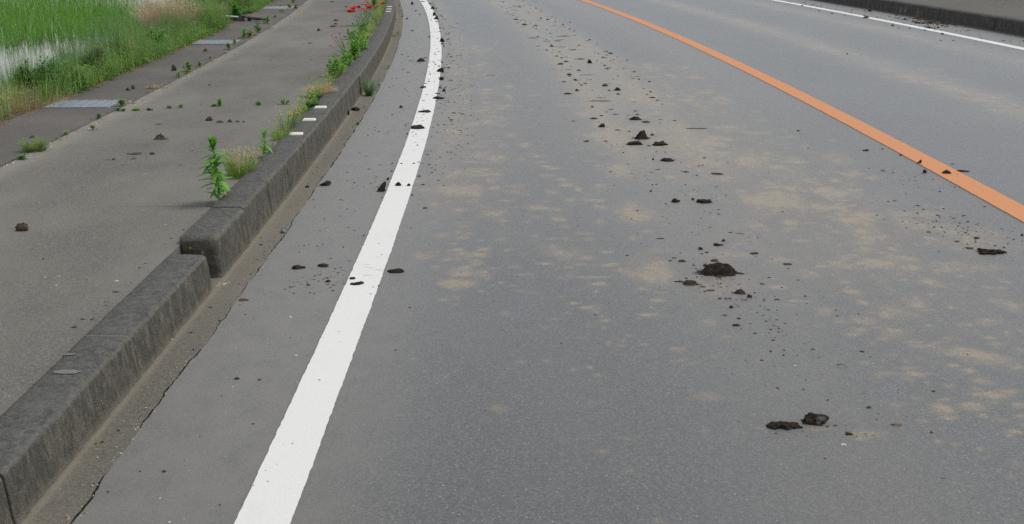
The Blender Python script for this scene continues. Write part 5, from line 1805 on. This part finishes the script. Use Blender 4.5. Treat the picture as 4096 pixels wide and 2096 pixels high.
# weeds in the gutter
GW = 'weeds growing in the gutter joint'
bx, by, s = basept(1, 0, 1140, 962, 0)
tuft(bx, by, 0, 205 * s, 90 * s, 260, 'grey-green fan of grass growing from the gutter below the kerb', 'leafblue', 70, 'grass_tuft', .0036, .62, GW, ('leafblue', .25, 5, .8), .35)
for i, (cx_, cy_, hh, ww, lab) in enumerate(((1380, 368, 44, 80, 'bright gutter weed beside a white speck before the line bend'), (1432, 352, 44, 20, 'slim bright gutter weed next to the wider one'),
                                              (1330, 692, 44, 20, 'thin bright weed in the gutter joint behind the grass fan'), (1030, 1252, 36, 30, 'tiny bright weed in the joint near the egg-like gutter clod'),
                                              (1445, 66, 46, 24, 'far tiny weed in the gutter joint near the top'), (1240, 880, 60, 24, 'green sprig at the joint touching the grass fan'))):
    bx, by, s = basept(1, 0, cx_, cy_, 0)
    bushy(bx, by, 0, hh * s, ww * s, 50, lab, 'leafyellow', 80 + i, 'small_weed', .022, .35, GW, .6, 'weed')

# weeds in the sidewalk joints
SW = 'weeds growing in the sidewalk joints'
for i, (c, r_, cx_, cy_, hh, ww, mt, lab) in enumerate((
        (0, 1, 660, 40, 42, 50, 'leafyellow', 'small bright weed at the joint below the nearest grating'),
        (0, 0, 935, 1308, 62, 40, 'leafyellow', 'small bright weed in the joint, second before the nearest grating'),
        (0, 0, 1000, 1190, 62, 34, 'leafblue', 'pale pointed weed in the joint close before the nearest grating'),
        (0, 0, 1228, 1065, 78, 66, 'leafyellow', 'bright yellow-green round weed at the grating corner'),
        (0, 0, 1185, 1115, 40, 50, 'leafdark', 'dull green weed right below the grating corner'),
        (0, 0, 1240, 1118, 22, 50, 'leafdark', 'low flat weed at the start of the cross joint'),
        (0, 0, 1370, 1112, 26, 70, 'leaf', 'low weed, first along the cross joint from the grating'),
        (0, 0, 1490, 1106, 12, 120, 'leafdark', 'flat strip of weed lying in the cross joint'),
        (0, 0, 1692, 1088, 28, 60, 'leafolive', 'pale weed midway along the cross joint'),
        (0, 0, 1820, 1082, 36, 50, 'leaf', 'rounded green weed midway along the cross joint'),
        (0, 0, 2150, 1070, 24, 50, 'leaf', 'low weed at the foot of the upright one in the cross joint'),
        (0, 0, 2212, 1066, 84, 34, 'leaf', 'tallest upright weed in the cross joint'),
        (1, 0, 35, 1056, 44, 100, 'leaf', 'wide green weed on the kerb half of the cross joint'),
        (1, 0, 285, 1048, 56, 90, 'leafdark', 'green weed in the cross joint next before the kerb plants'),
        (0, 0, 1800, 775, 58, 60, 'leaf', 'small green weed by the joint, before the wider weeds'),
        (0, 0, 1905, 718, 88, 100, 'leaf', 'largest leafy weed of the middle joint cluster'),
        (0, 0, 1878, 735, 50, 30, 'leafyellow', 'yellowish sprig at the front of the middle joint cluster'),
        (0, 0, 2005, 662, 56, 60, 'leaf', 'leafy weed at the rear of the middle joint cluster'),
        (0, 0, 2120, 592, 34, 34, 'leafyellow', 'small yellowish weed past the middle joint cluster'),
        (0, 0, 2290, 494, 80, 50, 'leafyellow', 'yellow-green weed beside the middle grating'),
        (0, 0, 2360, 440, 60, 40, 'leafyellow', 'thin yellow-green weed just past the middle grating'),
        (0, 0, 2450, 382, 110, 60, 'leaf', 'bright green bushy weed in the joint beyond the middle grating'),
        (0, 0, 2505, 372, 90, 90, 'leafolive', 'olive weed leaning against the bright bushy weed'),
        (1, 0, 20, 330, 130, 110, 'leafdark', 'dark green bushy weed in the far joint'),
        (1, 0, 105, 235, 90, 90, 'leaf', 'bright forked weed beyond the dark bushy weed'),
        (1, 0, 190, 170, 26, 90, 'leafyellow', 'low yellowish growth in the far joint'),
        (1, 0, 345, 82, 60, 50, 'leafyellow', 'yellow-green weed near the farthest grating'),
        (1, 0, 260, 120, 40, 90, 'leafyellow', 'straggling weed between two far joint weeds'),
        (1, 0, 378, 26, 60, 70, 'leaf', 'last green weed in the joint at the picture edge'))):
    bx, by, s = basept(c, r_, cx_, cy_)
    bushy(bx, by, ZK, hh * s, ww * s * 1.15, 90 if ww > 60 else 60, lab, mt, 100 + i, 'small_weed', min(.055, max(.024, hh * s * .55)), .38, SW, .6, 'weed')
bx, by, s = basept(0, 1, 345, 200)
tuft(bx, by, ZK, 135 * s, 330 * s, 420, 'wide pale grass tuft in the joint of the near concrete strip', 'leafolive', 140, 'grass_tuft', .003, 1.0, SW, ('leafyellow', .5, 6, .8), .6)
bx, by, s = basept(0, 0, 1560, 885)
tuft(bx, by, ZK, 50 * s, 250 * s, 260, 'flattened yellowish dry grass in the strip joint', 'straw', 141, 'dry_tuft', .004, 1.8, SW, None, .9)
bx, by, s = basept(0, 0, 1310, 1040)
tuft(bx, by, ZK, 24 * s, 160 * s, 140, 'low rusty dry grass beside the nearest grating', 'straw', 142, 'dry_tuft', .004, 1.8, SW, None, .9)
bx, by, s = basept(0, 1, 215, 285)
bushy(bx, by, ZK, 40 * s, 110 * s, 90, 'small dark weed in the joint nearer than the pale tuft', 'leafdark', 143, 'small_weed', .03, .3, SW, .6, 'weed')
bx, by, s = basept(0, 0, 2540, 355)
tuft(bx, by, ZK, 60 * s, 100 * s, 160, 'pale tan grass between far bushy weeds in the joint', 'straw', 144, 'dry_tuft', .005, .9, SW, None, .6)

# ------------------------------------------------------------------ individual bank plants
BP = 'plants on the paddy bank'


def at(c, r_, zx, zy, z=.12):
    return basept(c, r_, zx, zy, z)


for i, (zx, zy, hh, ww, n, mt, lf_, lab) in enumerate((
        (560, 1010, 330, 330, 1500, 'leafdark', .06, 'dense dark green bush on the bank behind the nearest grating'),
        (330, 980, 280, 260, 900, 'leafdark', .05, 'dark olive bush between straw heap and dense dark bush'),
        (760, 960, 250, 260, 900, 'leafolive', .05, 'olive green bush on the bank past the dense dark bush'),
        (880, 830, 120, 200, 500, 'leafyellow', .05, 'pale yellow-green low bush spilling over the concrete edge'),
        (1050, 760, 230, 320, 1100, 'leafolive', .045, 'wide olive bush dotted yellow, opposite the clod pair'),
        (1270, 690, 230, 240, 900, 'leafolive', .045, 'olive bush at the concrete edge by the upright clod'),
        (1600, 500, 160, 260, 800, 'leaf', .06, 'fresh green leafy clump on the bank before the tall weed'),
        (1800, 420, 120, 200, 500, 'leafolive', .05, 'low olive clump at the concrete edge before the middle grating'),
        (1960, 330, 260, 170, 700, 'leaf', .07, 'tall bright green bush beside the pale seed-head grass'),
        (2150, 250, 110, 160, 360, 'leafyellow', .05, 'yellow-green low clump before the lying pole'))):
    bx, by, s = at(0, 0, zx, zy)
    lf_ *= .72
    bushy(bx - .08, by + .14, .06, hh * s * 1.2 + .10, ww * s * 1.5, int(n * 2.6), lab, mt, 160 + i, 'bank_bush', lf_, .34, BP, .7, 'bush')
bx, by, s = at(0, 0, 1690, 420)
leafy_weed(bx, by, .1, 215 * s, .10, 34, 'tall leafy weed with drooping leaves in front of pinkish seed-head grass', 'leafdark', seed=181, width=.3, group=BP, stems=3, spread=.10)
bx, by, s = at(0, 0, 700, 720)
leafy_weed(bx, by + .1, .08, 90 * s, .09, 20, 'bright green rosette weed sticking out of the dark bush', 'leaf', seed=182, width=.3, group=BP, stems=3, spread=.08)
bx, by, s = at(0, 0, 1640, 370)
tuft(bx, by + .25, .10, 430 * s, 400 * s, 2600, 'large pinkish beige seed-head grass clump on the bank', 'pinkstraw', 183, 'seed_head_grass', .005, 1.05, BP, ('pinkstraw', .6, 4, 1.8), .15)
bx, by, s = at(0, 0, 2080, 240)
tuft(bx, by + .25, .10, 210 * s, 280 * s, 900, 'smaller beige seed-head grass behind the bright bush', 'pinkstraw', 184, 'seed_head_grass', .006, .6, BP, ('pinkstraw', .6, 4, 1.8), .4)
bx, by, s = at(0, 0, 1420, 590)
tuft(bx, by + .15, .08, 150 * s, 200 * s, 500, 'pale green-beige grass clump on the bank, mid way', 'straw', 185, 'pale_grass_clump', .0045, .7, BP, None, .5)
bx, by, s = at(0, 0, 120, 1120)
tuft(bx - .10, by + .15, .05, 300 * s, 1700 * s, 4200, 'heap of dry brown straw at the near end of the bank', 'straw', 186, 'straw_heap', .006, 1.3, BP, None, 1.0, 'dead plant')
bx, by, s = at(0, 0, 2350, 190)
bushy(bx, by + .2, .08, 190 * s, 150 * s, 500, 'green bush behind the lying pole', 'leaf', 187, 'bank_bush', .07, .3, BP, .7, 'bush')
bx, by, s = at(0, 0, 2470, 110)
bushy(bx, by + .2, .08, 150 * s, 110 * s, 400, 'dark upright bush beside the farthest grating', 'leafdark', 188, 'bank_bush', .07, .3, BP, .7, 'bush')
bx, by, s = at(0, 0, 2280, 120)
tuft(bx, by + .3, .08, 200 * s, 160 * s, 400, 'yellow flowering grass clump above the black bundle', 'leafolive', 189, 'flowering_grass', .006, .4, BP, ('yellow', .2, 5, 2.0), .3)
bx, by, s = at(1, 0, -30, 60)
tuft(bx, by + .3, .08, 150 * s, 160 * s, 400, 'straw-green grass clump at the top of the bank', 'straw', 190, 'pale_grass_clump', .006, .6, BP, None, .4)
# yellow dots among the reeds by the water
bx, by, s = at(0, 0, 600, 640, -.1)
tuft(bx, by + .3, -.15, 240 * s, 330 * s, 240, 'thin reeds with tiny yellow flowers in front of the bright water', 'leafblue', 191, 'flowering_reed', .004, .25, BP, ('yellow', .25, 4, 1.2), .25)

# post, climbing weed, lying pole and bundle
zc = lambda x, y: (760 + x * .1555, y * .1555)


def up_h(Yp, sy, z0):
    return H_CAM - Yp * math.tan(PITCH + math.atan((sy - CY) / FOC)) - z0


sx, sy = zc(345, 190)
X, Y, pm = G(sx, sy, 0.1)
mb = MB()
mb.tube([(0, 0, -.25), (0, 0, .25), (.005, 0, .72)], 11 / pm / 2 * 1.0, 12 / pm / 2, 10)
mb2 = MB()
po = empty('wooden_post', (X, Y, .1))
mb.build('post', M['postdark'], po)
mb2.tube([(0, 0, .72), (0, 0, .745)], 14 / pm / 2, 13 / pm / 2, 10)
mb2.build('post_cap', M['postdark'], po)
tag(po, 'dark round wooden post standing among the bank weeds', 'post')

sx, sy = zc(790, 420)
X, Y, pm = G(sx, sy, Z_WALK)
st = empty('plant_stake', (X, Y - .05, Z_WALK - .1))
mb = MB()
mb.tube([(0, 0, -.1), (0, 0, .9), (0, 0, 1.15)], .012, .012, 8)
mb.build('pole', M['polewhite'], st)
mb = MB()
mb.tube([(0, 0, .02), (0, 0, .05)], .014, .014, 8)
mb.build('collar', M['zinc'], st)
tag(st, 'thin pale green upright stake beside the climbing weed', 'stake')
sx, sy = zc(670, 560)
X, Y, pm = G(sx, sy, .12)
root = empty('climbing_weed', (X, Y + .1, .1))
r = random.Random(77)
lf, stm = MB(), MB()
stm.tube([(0, 0, 0), (.03, 0, .5), (.02, 0, 1.1)], .008, .004, 5)
for _ in range(1900):
    t = r.random()
    a = r.random() * 6.283
    q = (.06 + .16 * t) * r.random() ** .5
    lf.blade((.04 + q * math.cos(a), q * math.sin(a), .12 + t * 1.05), (math.cos(a), math.sin(a), r.uniform(-.5, .8)), r.uniform(.04, .07), r.uniform(.018, .03), .6, 3, prof='leaf')
stm.build('stem', M['stem'], root)
lf.build('leaves', M['leafdeep'], root)
tag(root, 'tall dark column of climbing weed beside the pale stake', 'plant', BP)

sx, sy = zc(765, 560)
X, Y, pm = G(sx, sy, Z_WALK)
w = 130 * .1555 / pm
hb = up_h(Y, zc(0, 425)[1], Z_WALK)
mb = MB()
b = .012
mb.add([(-w/2, 0, 0), (w/2, 0, 0), (w/2, w, 0), (-w/2, w, 0), (-w/2, 0, hb - b), (w/2, 0, hb - b), (w/2, w, hb - b), (-w/2, w, hb - b), (-w/2 + b, b, hb), (w/2 - b, b, hb), (w/2 - b, w - b, hb), (-w/2 + b, w - b, hb)],
       [(0, 1, 5, 4), (1, 2, 6, 5), (2, 3, 7, 6), (3, 0, 4, 7), (4, 5, 9, 8), (5, 6, 10, 9), (6, 7, 11, 10), (7, 4, 8, 11), (8, 9, 10, 11)])
o = mb.build('concrete_stub', M['block'])
o.location = (X, Y, Z_WALK)
tag(o, 'small pinkish concrete stub at the concrete edge under the pole end', 'concrete block')

x0, y0, _ = G(*zc(1250, 545), Z_WALK)
Yp = Y + .05
hp = up_h(Yp, zc(0, 412)[1], Z_WALK)
pmx = FOC / (Yp * math.cos(PITCH) + (H_CAM - Z_WALK - hp) * math.sin(PITCH))
xa = (zc(725, 0)[0] - CX) / pmx
rt = empty('discarded_pole', (x0, y0, Z_WALK))
mb = MB()
mb.tube([(xa - x0, Yp - y0, hp + .006), (0.0, 0.0, .065)], .013, .013, 8)
mb.build('pole', M['polewhite'], rt)
x1, y1, _ = G(*zc(1530, 530), Z_WALK)
x2, y2, _ = G(*zc(1585, 518), Z_WALK)
mb = MB()
mb.tube([(x1 - x0 - .02, y1 - y0, .035), (x2 - x0 + .01, y2 - y0, .035)], .010, .008, 8)
mb.build('pole_tip', M['polewhite'], rt)
V, F = clod_mesh('lump', .22, .11, .10, 900, 4)
wr = link_mesh('black_wrap', V, F, M['blackplastic'], rt, True)
wr.location = (0.0, .03, 0)
mb = MB()
mb.tube([(.06, .02, .075), (.16, .02, .05), (.28, .0, .022), (.42, .0, .03), (x1 - x0, y1 - y0, .045)], .012, .015, 8)
mb.build('black_sleeve', M['blackplastic'], rt)
V, F = clod_mesh('lump', .07, .05, .075, 901, 3)
kn = link_mesh('black_end', V, F, M['blackplastic'], rt, True)
kn.location = (x1 - x0, y1 - y0, 0)
tag(rt, 'pale pole lying with black plastic wrapped round its lower end', 'pole')

# rusty soil fringe along the edge of the concrete strip
crumbs('edge_dirt', M['rust'], 'rusty brown dirt and dead leaves along the outer edge of the concrete', [
    (lambda r: ((lambda Y: (xwf(Y) + U_OUT + .02 + .02 * r.gauss(0, 1), Y))(7.5 + 16 * r.random())), 1500, .006, .022, .4, Z_WALK - .004)], 12, 'dirt')
# dry grass behind the far pavement
g = MB()
r = random.Random(91)
for _ in range(1800):
    X, Y = r.uniform(9.3, 14), 22.6 + 1.5 * r.random() ** 2
    a = r.random() * 6.283
    g.blade((X, Y, .19), (.4 * math.cos(a), .4 * math.sin(a), 1), r.uniform(.05, .14), .012, .5, 2)
tag(g.build('far_side_grass', M['straw']), 'dry yellowish grass at the end of the far pavement', 'grass', kind='stuff')
